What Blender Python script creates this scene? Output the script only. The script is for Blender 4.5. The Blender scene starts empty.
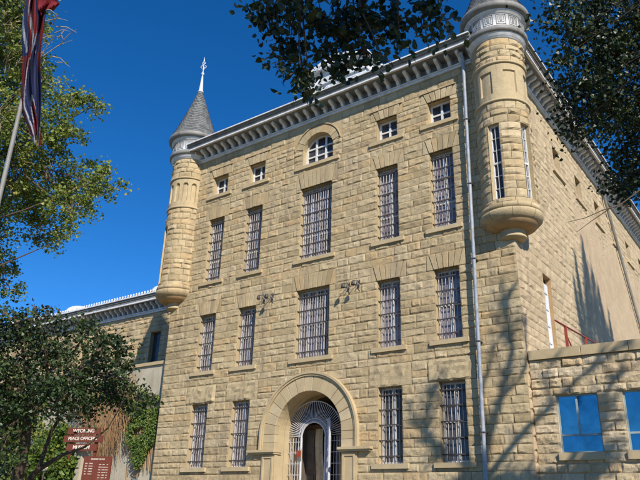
import bpy, math, random
from mathutils import Vector, noise, Matrix
R = math.radians
S = bpy.context.scene
COL = S.collection
rnd = random.Random(7)

# ------------------------------------------------------------------ camera
CP = Vector((16.14, -21.388, 0.0))
CF = Vector((-0.55061338, 0.74265485, 0.38116751))
CR = Vector((0.80975472, 0.58611121, 0.02776587))
CU = Vector((0.20278609, -0.32394045, 0.92408895))
FL = 666.433
cd = bpy.data.cameras.new('camera'); cam = bpy.data.objects.new('camera', cd); COL.objects.link(cam)
m = Matrix((CR, CU, -CF)).transposed().to_4x4(); m.translation = CP
cam.matrix_world = m
cd.sensor_width = 36; cd.sensor_fit = 'HORIZONTAL'; cd.lens = FL / 640 * 36
cd.clip_start = 0.05; cd.clip_end = 5000
S.camera = cam

def at(px, py, D):
    "world point seen at photo pixel px, py, at depth D metres"
    return CP + (CF + CR * ((px - 320) / FL) - CU * ((py - 240) / FL)) * D

# ------------------------------------------------------------------ world + sun
SUN = Vector((1.4, -1.0, 1.2)).normalized()
w = bpy.data.worlds.new('World'); S.world = w; w.use_nodes = True
nt = w.node_tree; nt.nodes.clear()
sky = nt.nodes.new('ShaderNodeTexSky'); sky.sky_type = 'NISHITA'; sky.sun_disc = False
sky.sun_elevation = math.asin(SUN.z); sky.sun_rotation = math.atan2(SUN.x, SUN.y)
sky.altitude = 2100; sky.air_density = 1.0; sky.dust_density = 0.0; sky.ozone_density = 6.0
bg = nt.nodes.new('ShaderNodeBackground'); bg.inputs[1].default_value = 0.1
ow = nt.nodes.new('ShaderNodeOutputWorld')
hs = nt.nodes.new('ShaderNodeHueSaturation'); hs.inputs['Hue'].default_value = 0.503; hs.inputs['Saturation'].default_value = 1.24; hs.inputs['Value'].default_value = 1.2
nt.links.new(sky.outputs[0], hs.inputs['Color']); nt.links.new(hs.outputs[0], bg.inputs[0]); nt.links.new(bg.outputs[0], ow.inputs[0])
sl = bpy.data.lights.new('sun', 'SUN'); sl.energy = 4.2; sl.angle = R(0.53); sl.color = (1, 0.93, 0.82)
so = bpy.data.objects.new('sun', sl); COL.objects.link(so)
so.rotation_euler = (-SUN).to_track_quat('-Z', 'Y').to_euler(); so.location = (40, -30, 40)
S.view_settings.view_transform = 'Standard'; S.view_settings.look = 'None'
S.view_settings.gamma = 1; S.view_settings.use_curve_mapping = False
S.view_settings.exposure = 0.42

# ------------------------------------------------------------------ materials
def N(nt, t, **k):
    n = nt.nodes.new(t)
    for a, b in k.items():
        if a in n.inputs.keys(): n.inputs[a].default_value = b
        else: setattr(n, a, b)
    return n
def mat(name, col, rough=0.7, col2=None, scale=3.0, bump=0.0, bscale=20.0, metal=0.0, spec=0.5, tint=None, detail=6, transl=0.0, streak=None):
    """col, col2: mixed by noise; tint=(a,b): palette mixed in by the block attribute 'tint'"""
    M = bpy.data.materials.new(name); M.use_nodes = True; t = M.node_tree; b = t.nodes['Principled BSDF']
    L = t.links.new
    b.inputs['Roughness'].default_value = rough; b.inputs['Metallic'].default_value = metal
    b.inputs['Specular IOR Level'].default_value = spec
    tc = N(t, 'ShaderNodeTexCoord')
    last = None
    if tint:
        at_ = N(t, 'ShaderNodeAttribute', attribute_name='tint')
        cr = N(t, 'ShaderNodeValToRGB'); els = cr.color_ramp.elements
        els[0].position = 0; els[0].color = (*tint[0], 1); els[1].position = 1; els[1].color = (*tint[-1], 1)
        for i, c in enumerate(tint[1:-1]):
            e = els.new((i + 1) / (len(tint) - 1)); e.color = (*c, 1)
        L(at_.outputs['Fac'], cr.inputs[0]); last = cr.outputs[0]
    if col2:
        no = N(t, 'ShaderNodeTexNoise', Scale=scale, Detail=detail, Roughness=0.65)
        L(tc.outputs['Object'], no.inputs['Vector'])
        rp = N(t, 'ShaderNodeMapRange'); rp.inputs[1].default_value = 0.35; rp.inputs[2].default_value = 0.7
        L(no.outputs[0], rp.inputs[0])
        mx = N(t, 'ShaderNodeMix', data_type='RGBA'); mx.inputs[6].default_value = (*col, 1); mx.inputs[7].default_value = (*col2, 1)
        if last:
            L(last, mx.inputs[6])
            ml = N(t, 'ShaderNodeMath', operation='MULTIPLY'); ml.inputs[1].default_value = 0.55
            L(rp.outputs[0], ml.inputs[0]); L(ml.outputs[0], mx.inputs[0])
        else: L(rp.outputs[0], mx.inputs[0])
        last = mx.outputs[2]
    if streak:
        mp = N(t, 'ShaderNodeMapping'); mp.inputs['Scale'].default_value = (1.3, 1.3, 0.12)
        L(tc.outputs['Object'], mp.inputs[0])
        n2 = N(t, 'ShaderNodeTexNoise', Scale=1.6, Detail=5, Roughness=0.6); L(mp.outputs[0], n2.inputs['Vector'])
        r2 = N(t, 'ShaderNodeMapRange'); r2.inputs[1].default_value = 0.5; r2.inputs[2].default_value = 0.72; r2.inputs[4].default_value = 0.7
        L(n2.outputs[0], r2.inputs[0])
        m2 = N(t, 'ShaderNodeMix', data_type='RGBA'); m2.inputs[7].default_value = (*streak, 1)
        if last: L(last, m2.inputs[6])
        else: m2.inputs[6].default_value = (*col, 1)
        L(r2.outputs[0], m2.inputs[0]); last = m2.outputs[2]
    if last: L(last, b.inputs['Base Color'])
    else: b.inputs['Base Color'].default_value = (*col, 1)
    if bump:
        nb = N(t, 'ShaderNodeTexNoise', Scale=bscale, Detail=8, Roughness=0.7); L(tc.outputs['Object'], nb.inputs['Vector'])
        bp = N(t, 'ShaderNodeBump', Strength=bump, Distance=0.03); L(nb.outputs[0], bp.inputs['Height']); L(bp.outputs[0], b.inputs['Normal'])
    if transl:
        tr = N(t, 'ShaderNodeBsdfTranslucent'); ms = N(t, 'ShaderNodeMixShader'); ms.inputs[0].default_value = transl
        if last: L(last, tr.inputs[0])
        else: tr.inputs[0].default_value = (*col, 1)
        out = t.nodes['Material Output']
        L(b.outputs[0], ms.inputs[1]); L(tr.outputs[0], ms.inputs[2]); L(ms.outputs[0], out.inputs[0])
    return M
ST = [(0.39, 0.295, 0.165), (0.51, 0.395, 0.225), (0.57, 0.45, 0.265), (0.54, 0.42, 0.245), (0.64, 0.515, 0.32), (0.57, 0.40, 0.205), (0.59, 0.47, 0.285)]
M = dict(
    stone=mat('buff_sandstone', ST[1], 0.92, (0.37, 0.285, 0.165), 4.5, 0.8, 20, tint=ST, spec=0.15, streak=(0.29, 0.225, 0.155)),
    smooth=mat('dressed_sandstone', ST[3], 0.9, (0.38, 0.295, 0.185), 2.0, 0.35, 40, tint=ST[1:5], spec=0.15),
    sidestone=mat('pale_sandstone', ST[3], 0.92, (0.40, 0.31, 0.195), 2.5, 0.6, 26, tint=[(0.50, 0.39, 0.24), (0.60, 0.475, 0.295), (0.63, 0.49, 0.31)], spec=0.15, streak=(0.38, 0.28, 0.19)),
    wingstone=mat('limed_rubble_stone', ST[3], 0.95, (0.60, 0.50, 0.34), 5.0, 1.0, 14, tint=[(0.44, 0.33, 0.19), (0.53, 0.41, 0.245), (0.60, 0.49, 0.33), (0.50, 0.34, 0.175)], spec=0.1),
    mortar=mat('mortar', (0.15, 0.11, 0.06), 1, (0.10, 0.07, 0.04), 5),
    plaster=mat('old_plaster', (0.56, 0.435, 0.27), 0.95, (0.44, 0.32, 0.195), 1.3, 1.0, 9, streak=(0.50, 0.34, 0.235)),
    stucco=mat('pale_stucco', (0.56, 0.5, 0.38), 0.95, (0.42, 0.36, 0.26), 1.2, 0.4, 14, streak=(0.3, 0.25, 0.17)),
    white=mat('white_painted_metal', (0.82, 0.83, 0.85), 0.55, (0.6, 0.6, 0.6), 4, 0.15, 30, streak=(0.45, 0.43, 0.40)),
    whitewood=mat('white_painted_wood', (0.75, 0.75, 0.73), 0.6, (0.58, 0.57, 0.54), 6),
    grey=mat('grey_painted_gutter', (0.30, 0.29, 0.26), 0.6, (0.2, 0.19, 0.17), 2, streak=(0.12, 0.1, 0.09)),
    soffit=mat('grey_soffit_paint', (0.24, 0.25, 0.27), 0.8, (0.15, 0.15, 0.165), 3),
    slate=mat('grey_slate', (0.16, 0.165, 0.16), 0.7, (0.09, 0.095, 0.09), 9, 0.3, 12, tint=[(0.10, 0.105, 0.10), (0.17, 0.175, 0.17), (0.22, 0.22, 0.2)]),
    bar=mat('pale_grey_bar', (0.50, 0.47, 0.44), 0.6, (0.28, 0.22, 0.18), 5),
    strap=mat('dark_iron_strap', (0.05, 0.045, 0.045), 0.6, (0.10, 0.075, 0.06), 6),
    glass=mat('dim_window_glass', (0.03, 0.028, 0.032), 0.08, (0.09, 0.08, 0.08), 1.5, spec=0.5),
    glassw=mat('sky_tinted_blinds_glass', (0.30, 0.27, 0.30), 0.12, (0.07, 0.06, 0.08), 2.2, spec=0.9),  # pale lavender colour holds reflected sky as well as blinds behind
    blueglass=mat('blue_mirrored_glass', (0.13, 0.33, 0.42), 0.02, (0.07, 0.20, 0.27), 1.6, 0.05, 1.2, metal=1.0),
    tealframe=mat('pale_teal_frame', (0.35, 0.42, 0.42), 0.5, (0.22, 0.26, 0.25), 6),
    pipe=mat('galvanised_pipe', (0.33, 0.37, 0.43), 0.5, (0.2, 0.22, 0.25), 5, 0.2, 9, streak=(0.5, 0.5, 0.5)),
    gate=mat('white_gate_paint', (0.62, 0.62, 0.66), 0.4, (0.45, 0.44, 0.46), 8),
    orange=mat('bounce_tinted_stone', (0.50, 0.32, 0.155), 0.9, (0.38, 0.25, 0.125), 4, 0.3, 30),  # orange is the cove's warm bounce light put into the stone colour
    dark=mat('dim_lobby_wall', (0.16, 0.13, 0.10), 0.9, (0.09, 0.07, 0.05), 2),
    wooddark=mat('varnished_door_wood', (0.16, 0.07, 0.03), 0.5, (0.09, 0.04, 0.02), 6),
    cream=mat('cream_curtain', (0.6, 0.5, 0.33), 0.9, (0.4, 0.3, 0.18), 3),
    red=mat('rusty_red_paint', (0.36, 0.055, 0.025), 0.6, (0.22, 0.04, 0.02), 8),
    redwood=mat('stained_redwood', (0.17, 0.04, 0.018), 0.55, (0.14, 0.032, 0.015), 5, 0.1, 30),
    letters=mat('cream_lettering', (0.75, 0.68, 0.55), 0.7),
    roof=mat('roof_sheet', (0.1, 0.1, 0.095), 0.8, (0.07, 0.07, 0.07), 2),
    bark=mat('brown_bark', (0.13, 0.09, 0.06), 0.95, (0.07, 0.048, 0.032), 9, 0.6, 30),
    palebark=mat('pale_twig_bark', (0.42, 0.33, 0.22), 0.9, (0.26, 0.2, 0.13), 9, 0.4, 30),
    leaf_gold=mat('yellow_green_leaf', (0.1, 0.12, 0.02), 0.5, tint=[(0.06, 0.10, 0.015), (0.14, 0.20, 0.03), (0.25, 0.31, 0.05), (0.38, 0.36, 0.08)], transl=0.35),
    leaf_dark=mat('shade_dark_leaf', (0.02, 0.04, 0.01), 0.45, tint=[(0.012, 0.022, 0.010), (0.022, 0.042, 0.013), (0.035, 0.06, 0.018), (0.06, 0.075, 0.025)], transl=0.12),  # leaf colour kept dark to carry the shade inside the crown
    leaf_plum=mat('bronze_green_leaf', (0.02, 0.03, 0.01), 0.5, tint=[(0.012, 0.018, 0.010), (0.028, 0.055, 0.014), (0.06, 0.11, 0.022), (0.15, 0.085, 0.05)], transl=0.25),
    leaf_ivy=mat('bright_ivy_leaf', (0.07, 0.12, 0.02), 0.5, tint=[(0.05, 0.09, 0.014), (0.09, 0.15, 0.02), (0.14, 0.21, 0.03), (0.24, 0.23, 0.04)], transl=0.25),
    vine=mat('dry_vine', (0.30, 0.17, 0.075), 0.9, (0.2, 0.11, 0.05), 9, tint=[(0.2, 0.11, 0.05), (0.42, 0.25, 0.11), (0.3, 0.2, 0.12)]),
    grass=mat('dry_grass_ground', (0.10, 0.10, 0.04), 1, (0.16, 0.12, 0.07), 2.5, 0.6, 30),
    paving=mat('concrete_path', (0.36, 0.33, 0.28), 0.9, (0.27, 0.25, 0.21), 2, 0.2, 30),
    flag=None, lamp=mat('opal_globe', (0.8, 0.8, 0.78), 0.3),
)

# ------------------------------------------------------------------ mesh builder
class MB:
    def __init__(s): s.v = []; s.f = []; s.t = []; s.mi = []; s.cm = 0
    def face(s, pts, tint=0.5):
        i = len(s.v); s.v += [tuple(p) for p in pts]; s.f.append(tuple(range(i, i + len(pts)))); s.t.append(tint); s.mi.append(s.cm)
    def grid(s, P, tint=0.5, wrap=False):
        n = len(P); k = len(P[0]); i = len(s.v)
        for row in P: s.v += [tuple(p) for p in row]
        for a in range(n - 1):
            for b in range(k if wrap else k - 1):
                b2 = (b + 1) % k
                s.f.append((i + a * k + b, i + a * k + b2, i + (a + 1) * k + b2, i + (a + 1) * k + b)); s.t.append(tint); s.mi.append(s.cm)
    def box(s, x0, x1, y0, y1, z0, z1, tint=0.5, T=None):
        c = [Vector((x, y, z)) for z in (z0, z1) for y in (y0, y1) for x in (x0, x1)]
        if T: c = [T(p) for p in c]
        i = len(s.v); s.v += [tuple(p) for p in c]
        for q in ((0, 2, 3, 1), (4, 5, 7, 6), (0, 1, 5, 4), (2, 6, 7, 3), (0, 4, 6, 2), (1, 3, 7, 5)):
            s.f.append(tuple(i + j for j in q)); s.t.append(tint); s.mi.append(s.cm)
    def prism(s, poly, y0, y1, T=lambda p: p, tint=0.5, inset=0.0):
        "poly: (x,z) points; front at y0, back at y1; optional bevelled front"
        n = len(poly); cx = sum(p[0] for p in poly) / n; cz = sum(p[1] for p in poly) / n
        def sh(p, d):
            vx, vz = cx - p[0], cz - p[1]; l = math.hypot(vx, vz) + 1e-9
            return (p[0] + vx / l * d, p[1] + vz / l * d)
        fr = [sh(p, inset) for p in poly] if inset else poly
        i = len(s.v)
        s.v += [tuple(T(Vector((x, y0, z)))) for x, z in fr]
        s.v += [tuple(T(Vector((x, y0 + inset * 0.8, z)))) for x, z in poly]
        s.v += [tuple(T(Vector((x, y1, z)))) for x, z in poly]
        s.f.append(tuple(i + j for j in range(n))); s.t.append(tint); s.mi.append(s.cm)
        s.f.append(tuple(i + 2 * n + j for j in reversed(range(n)))); s.t.append(tint); s.mi.append(s.cm)
        for a in range(n):
            b = (a + 1) % n
            for o in (0, n):
                s.f.append((i + o + a, i + o + n + a, i + o + n + b, i + o + b)); s.t.append(tint); s.mi.append(s.cm)
    def tube(s, pts, rad, n=6, tint=0.5):
        pts = [Vector(p) for p in pts]; k = len(pts)
        if not hasattr(rad, '__len__'): rad = [rad] * k
        rows = []
        d = (pts[1] - pts[0]).normalized(); a = d.orthogonal().normalized()
        for i, p in enumerate(pts):
            d = (pts[min(i + 1, k - 1)] - pts[max(i - 1, 0)]).normalized()
            a = (a - d * a.dot(d)); a = a.normalized() if a.length > 1e-6 else d.orthogonal().normalized()
            b = d.cross(a)
            rows.append([p + (a * math.cos(t) + b * math.sin(t)) * rad[i] for t in [6.28318 * j / n for j in range(n)]])
        s.grid(rows, tint, True)
        s.face(rows[0][::-1], tint); s.face(rows[-1], tint)
    def lathe(s, prof, cx, cy, n=48, tint=0.5, a0=0, a1=2 * math.pi):
        full = abs(a1 - a0) > 6.28
        rows = []
        for r, z in prof:
            rows.append([(cx + r * math.sin(a0 + (a1 - a0) * j / n), cy - r * math.cos(a0 + (a1 - a0) * j / n), z) for j in range(n if full else n + 1)])
        s.grid(rows, tint, full)
    def ball(s, c, r, n=12, sz=1.0):
        s.lathe([(max(1e-3, r * math.sin(math.pi * i / n)), c[2] - sz * r * math.cos(math.pi * i / n)) for i in range(n + 1)], c[0], c[1], 2 * n)
    def build(s, name, mats, parent=None, smooth=False):
        me = bpy.data.meshes.new(name); me.from_pydata(s.v, [], s.f)
        if not isinstance(mats, (list, tuple)): mats = [mats]
        for q in mats: me.materials.append(q)
        if s.f:
            a = me.attributes.new('tint', 'FLOAT', 'FACE'); a.data.foreach_set('value', s.t)
            me.polygons.foreach_set('material_index', s.mi)
            if smooth: me.polygons.foreach_set('use_smooth', [True] * len(s.f))
        me.update()
        o = bpy.data.objects.new(name, me); COL.objects.link(o)
        if parent: o.parent = parent; o.matrix_parent_inverse = Matrix.Translation(-ORG.get(parent.name, Vector((0, 0, 0))))
        return o
ORG = {}
def worldloc(o):
    return ORG.get(o.name, Vector((0, 0, 0)))
def tag(o, label=None, cat=None, group=None, kind=None):
    if label: o['label'] = label
    if cat: o['category'] = cat
    if group: o['group'] = group
    if kind: o['kind'] = kind
    return o
def empty(name, loc, label, cat, group=None):
    o = bpy.data.objects.new(name, None); COL.objects.link(o); o.location = loc; o.empty_display_size = 0.3
    ORG[o.name] = Vector(loc)
    return tag(o, label, cat, group)

# ------------------------------------------------------------------ ashlar
def stone(mb, u0, u1, v0, v1, T, rg, relief=0.06, step=0.1, jt=0.007, deep=0.05, tint=None):
    u0 += jt; u1 -= jt; v0 += jt; v1 -= jt
    w, h = u1 - u0, v1 - v0
    if w < 0.02 or h < 0.02: return
    nx = max(3, int(w / step) + 1); nz = max(3, int(h / step) + 1)
    tn = rg.random() if tint is None else tint
    sd = rg.random() * 100; tu = rg.uniform(-.6, .6); tv = rg.uniform(-.7, .5); base = rg.uniform(.25, .95)
    def f(i, n):  # uneven spacing: close to the edges
        t = i / n
        if i == 0: return 0
        if i == n: return 1
        return min(max(t + (0.18 / n if i == 1 else 0) * -2, .03), .97)
    rows = []
    for a in range(nz + 1):
        row = []
        for b in range(nx + 1):
            fu, fv = f(b, nx), f(a, nz)
            edge = a in (0, nz) or b in (0, nx)
            u = u0 + w * fu; v = v0 + h * fv
            if not edge:
                u += rg.uniform(-.2, .2) * w / nx; v += rg.uniform(-.2, .2) * h / nz
            nn = noise.noise(Vector((u * 4.2, v * 6.5, sd))) * 0.9 + noise.noise(Vector((u * 12, v * 14, sd))) * 0.5
            d = 0.004 if edge else relief * max(0.12, base + tu * (fu - .5) + tv * (fv - .5) + nn * 0.95)
            row.append(T(u, v, d))
        rows.append(row)
    mb.grid(rows, tn)
    # sides back to the mortar bed
    c = [(u0, v0), (u1, v0), (u1, v1), (u0, v1)]
    for k in range(4):
        p, q = c[k], c[(k + 1) % 4]
        mb.face([T(*p, 0.004), T(*p, -deep), T(*q, -deep), T(*q, 0.004)], tn)
def cut(iv, a, b):
    out = []
    for x0, x1 in iv:
        if b <= x0 or a >= x1: out.append((x0, x1)); continue
        if a > x0: out.append((x0, a))
        if b < x1: out.append((b, x1))
    return [q for q in out if q[1] - q[0] > 0.03]
def courses(keys, h, rg):
    ks = sorted(keys); out = []
    for a, b in zip(ks[:-1], ks[1:]):
        n = max(1, round((b - a) / h)); wts = [rg.uniform(.8, 1.2) for _ in range(n)]; s = sum(wts); z = a
        for q in wts: out.append((z, z + (b - a) * q / s)); z += (b - a) * q / s
    return out
def wall(mb, mbm, u0, u1, cs, excl, T, rg, relief, lmin=0.32, lmax=1.05, step=0.1, circ=None, mort=0.03):
    for v0, v1 in cs:
        iv = [(u0, u1)]
        for (a, b, c, d) in excl:
            if min(v1, d) - max(v0, c) > 0.012: iv = cut(iv, a, b)
        if circ:
            cx, cz, r = circ
            if v1 <= cz: iv = cut(iv, cx - r, cx + r)
            elif v1 - cz < r: x = math.sqrt(r * r - (v1 - cz) ** 2); iv = cut(iv, cx - x, cx + x)
        for a, b in iv:
            mbm.face([T(a, v0, -mort), T(b, v0, -mort), T(b, v1, -mort), T(a, v1, -mort)])
            u = a
            while b - u > 1e-4:
                l = rg.uniform(lmin, lmax)
                if b - u - l < lmin: l = b - u if b - u < lmax * 1.15 else (b - u) / 2
                stone(mb, u, u + l, v0, v1, T, rg, relief, step); u += l

# ------------------------------------------------------------------ the prison block
GZ = 0.2     # ground level at the building
BX = 8.8; BL = 36.0; WT = 17.1
prison = empty('prison_building', (0, 0, GZ), 'tall sandstone prison block with two corner turrets, barred windows and arched entrance', 'building')
front = lambda u, v, d: Vector((u, -d, v))
side = lambda u, v, d: Vector((BX + d, u, v))

rg = random.Random(3)
ROWS = {1: (1.726, 4.426), 2: (5.886, 8.58), 3: (10.24, 13.556), 4: (14.88, 15.946)}
COLS = {'A': -6.135, 'B': -3.665, 'D': 3.665, 'E': 6.135}
cs = courses([-1.0, 1.726, 2.25, 4.426, 4.9, 5.886, 8.58, 9.22, 10.24, 13.556, 14.2, 14.88, 15.946, 16.42, WT], 0.30, rg)
def snap_dn(z): return max([c[0] for c in cs if c[0] <= z + 1e-4])
def snap_up(z): return min([c[1] for c in cs if c[1] >= z - 1e-4])
excl = []; windows = []
for rn, (z0, z1) in ROWS.items():
    for cn, x in COLS.items(): windows.append((rn, x, 0.5, z0, z1))
windows += [(2, 0, 0.845, 5.886, 8.84), (3, 0, 0.845, 10.24, 13.71)]
fw = MB(); fm = MB()
winparts = []
for rn, x, hw, z0, z1 in windows:
    ex = {1: 0.42, 2: 0.3, 3: 0.3, 4: 0.3}[rn]
    hh = {1: 0.48, 2: 0.62, 3: 0.62, 4: 0.46}[rn]
    zb = snap_dn(z1); zt = snap_up(z1 + hh)
    excl.append((x - hw, x + hw, z0, z1)); excl.append((x - hw - ex, x + hw + ex, zb, zt))
    winparts.append((rn, x, hw, z0, z1, ex, zb, zt))
excl.append((-1.35, 1.35, snap_dn(14.88), WT))
ARC = (0, 2.93)
wall(fw, fm, -BX, BX, cs, excl, front, rg, 0.031, lmin=.36, lmax=1.15, circ=(0, 2.93, 2.28), step=0.075)
fw.build('front_wall', M['stone'], prison)
fm.build('mortar_bed', M['mortar'], prison)

def filler(mb, poly, rg, p=0.03):
    mb.prism(poly, -p + rg.uniform(-.008, .008), 0.06, tint=rg.random(), inset=0.012)

def voussoirs(mb, x, hw, z1, ex, zb, zt, rg, n):
    g = 0.015; sp = ex * 0.62
    for k in range(n):
        a0, a1 = k / n, (k + 1) / n
        b0, b1 = x - hw + 2 * hw * a0, x - hw + 2 * hw * a1
        t0, t1 = x - hw - sp + 2 * (hw + sp) * a0, x - hw - sp + 2 * (hw + sp) * a1
        filler(mb, [(b0 + g, z1), (b1 - g, z1), (t1 - g, zt - g), (t0 + g, zt - g)], rg, 0.045 if k != n // 2 else 0.055)
    for s in (-1, 1):
        e = x + s * (hw + ex); i = x + s * hw; t = x + s * (hw + sp)
        if s < 0: filler(mb, [(e + g, z1), (i - g, z1), (t - g, zt - g), (e + g, zt - g)], rg, 0.02)
        else: filler(mb, [(i + g, z1), (e - g, z1), (e - g, zt - g), (t + g, zt - g)], rg, 0.02)
        if z1 - zb > 0.015:
            a, b = sorted((i, e)); stone(mb, a, b, zb, z1, front, rg, 0.05)

DEP = 0.34
def reveal(mb, x0, x1, z0, z1, d=DEP, y=0.0):
    mb.face([(x0, y, z0), (x0, y + d, z0), (x0, y + d, z1), (x0, y, z1)]); mb.face([(x1, y, z0), (x1, y, z1), (x1, y + d, z1), (x1, y + d, z0)])
    mb.face([(x0, y, z1), (x0, y + d, z1), (x1, y + d, z1), (x1, y, z1)]); mb.face([(x0, y, z0), (x1, y, z0), (x1, y + d, z0), (x0, y + d, z0)])
def sash(mb, x0, x1, z0, z1, y, nv, nh, t=0.06, dep=0.05):
    mb.box(x0, x0 + t, y - dep, y, z0, z1); mb.box(x1 - t, x1, y - dep, y, z0, z1)
    mb.box(x0 + t, x1 - t, y - dep + .002, y - .002, z0, z0 + t); mb.box(x0 + t, x1 - t, y - dep + .002, y - .002, z1 - t, z1)
    for k in range(1, nv + 1):
        c = x0 + (x1 - x0) * k / (nv + 1); mb.box(c - t / 2, c + t / 2, y - dep + .006, y - .004, z0 + t, z1 - t)
    for k in range(1, nh + 1):
        c = z0 + (z1 - z0) * k / (nh + 1); mb.box(x0 + t, x1 - t, y - dep + .01, y - .008, c - t / 2.4, c + t / 2.4)
def sill(par, x, hw, z0, w=0.24, h=0.17):
    m_ = MB(); x0, x1 = x - hw - w, x + hw + w
    m_.prism([(x0, z0 - h), (x1, z0 - h), (x1, z0), (x0, z0)], -0.10, 0.05, inset=0.012, tint=rg.random())
    m_.face([(x - hw, 0.05, z0 + .004), (x + hw, 0.05, z0 + .004), (x + hw, DEP, z0 + .01), (x - hw, DEP, z0 + .01)])
    return m_.build('sill', M['smooth'], par)
for rn, x, hw, z0, z1, ex, zb, zt in winparts:
    mb = MB()
    if rn == 1:
        z1_ = z1
        stone(mb, x - hw - ex, x + hw + ex, z1, zt, front, rg, 0.06, 0.13, tint=rg.uniform(.1, .55))
        if z1 - zb > 0.015:
            for s in (-1, 1):
                a, b = sorted((x + s * hw, x + s * (hw + ex))); stone(mb, a, b, zb, z1, front, rg, 0.05)
    else:
        voussoirs(mb, x, hw, z1, ex, zb, zt, rg, 5 if hw < .6 else 8)
        if rn == 4: mb.box(x - hw - ex, x + hw + ex, -0.075, 0.0, zt - 0.002, zt + 0.045)
    # dressed jamb lines
    reveal(mb, x - hw, x + hw, z0, z1)
    wp = mb.build('window', M['stone'], prison)
    sill(wp, x, hw, z0, 0.26 if rn < 4 else 0.34)
    g_ = MB(); g_.face([(x - hw, DEP, z0), (x + hw, DEP, z0), (x + hw, DEP, z1), (x - hw, DEP, z1)])
    g_.build('pane', M['glass'] if rn == 4 or (rn == 1 and x > 0) else M['glassw'], wp)
    f_ = MB()
    if rn == 4: sash(f_, x - hw + .002, x + hw - .002, z0 + .012, z1 - .01, DEP - .01, 1, 1, 0.085, 0.06)
    else: sash(f_, x - hw + .002, x + hw - .002, z0 + .012, z1 - .01, DEP - .01, 1 if hw < .6 else 3, 1 if rn < 3 else 2, 0.07)
    f_.build('frame', M['whitewood'], wp)
    if rn < 4:
        b_ = MB(); s_ = MB(); n = 7 if hw < .6 else 13
        for k in range(n):
            c = x - hw + 2 * hw * (k + .5) / n
            b_.tube([(c, 0.185, z0 + .01), (c, 0.185, z1)], 0.0165, 6)
        nh = {1: 5, 2: 5, 3: 7}[rn]
        for k in range(nh):
            zz = z0 + (z1 - z0) * (k + .5) / nh
            s_.box(x - hw - .05, x + hw + .02, 0.135, 0.163, zz - .022, zz + .022); s_.box(x - hw + .002, x - hw + .035, 0.05, 0.135, zz - .021, zz + .021)
        g1 = b_.build('grille', M['bar'], wp, True); s_.build('grille_straps', M['strap'], wp)
# segmental window at the top centre
mb = MB(); hw = 0.845; z0 = 14.88; spz = 15.76; top = 16.42
rise = top - spz; RR = (hw * hw + rise * rise) / (2 * rise); cz = top - RR; th = math.asin(hw / RR)
arc = lambda r, n=14, t=th: [(r * math.sin(-t + 2 * t * k / n), cz + r * math.cos(-t + 2 * t * k / n)) for k in range(n + 1)]
inn = arc(RR); n = 9; ro = RR + 0.40
for k in range(n):
    a0 = -th + 2 * th * k / n + .004; a1 = -th + 2 * th * (k + 1) / n - .004
    filler(mb, [(RR * math.sin(a0), cz + RR * math.cos(a0)), (RR * math.sin(a1), cz + RR * math.cos(a1)), (ro * math.sin(a1), cz + ro * math.cos(a1)), (ro * math.sin(a0), cz + ro * math.cos(a0))], rg, 0.05)
# hood line
hd = arc(ro + 0.045, 18, th * 1.02)
for (a, b), (c, d) in zip(hd[:-1], hd[1:]): mb.prism([(a, b - .03), (c, d - .03), (c, d + .035), (a, b + .035)], -0.09, 0.0)
ox = ro * math.sin(th); oz = cz + ro * math.cos(th)
for s in (-1, 1):
    for a, b in ((14.88, 15.2), (15.2, 15.5), (15.5, spz)):
        u0, u1 = sorted((s * hw, s * 1.35)); stone(mb, u0, u1, a, b, front, rg, 0.06)
    P = [(s * hw, spz), (s * 1.35, spz), (s * 1.35, oz + .08), (s * ox, oz)]
    filler(mb, P if s > 0 else P[::-1], rg, 0.02)
    pts = [(ro * math.sin(s * th * t), cz + ro * math.cos(s * th * t)) for t in (1, .8, .6, .4, .2, 0)]
    P = [(s * 1.35, oz + .09)] + [(s * 1.35, WT), (0, WT)] + pts[::-1]
    mb.prism([p for p in (P if s > 0 else P[::-1])], -0.015, 0.05, tint=0.4)
rv = [(-hw, z0)] + inn + [(hw, z0)]
for (a, b), (c, d) in zip(rv[:-1], rv[1:]): mb.face([(a, 0, b), (c, 0, d), (c, DEP, d), (a, DEP, b)])
wp = mb.build('window', M['stone'], prison); tag(wp, 'wide segmental arched attic window')
sill(wp, 0, hw, z0, 0.4)
g_ = MB(); g_.face([(a, DEP, b) for a, b in rv]); g_.build('pane', M['glass'], wp)
f_ = MB()
for k in range(14):
    (a, b), (c, d) = inn[k], inn[k + 1]; f_.prism([(a, b - .09), (c, d - .09), (c, d), (a, b)], DEP - .07, DEP - .01)
for xx in (-.845, -.32, .22, .745): f_.box(xx, xx + .10, DEP - .075, DEP - .012, z0 + .01, cz + math.sqrt(RR * RR - min(abs(xx) + .0, .8) ** 2) - .04)
f_.box(-.84, .84, DEP - .068, DEP - .014, z0 + .012, z0 + .09); f_.box(-.84, .84, DEP - .064, DEP - .016, 15.38, 15.45); f_.box(-.84, .84, DEP - .066, DEP - .016, 15.80, 15.87)
f_.build('frame', M['whitewood'], wp)

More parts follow.
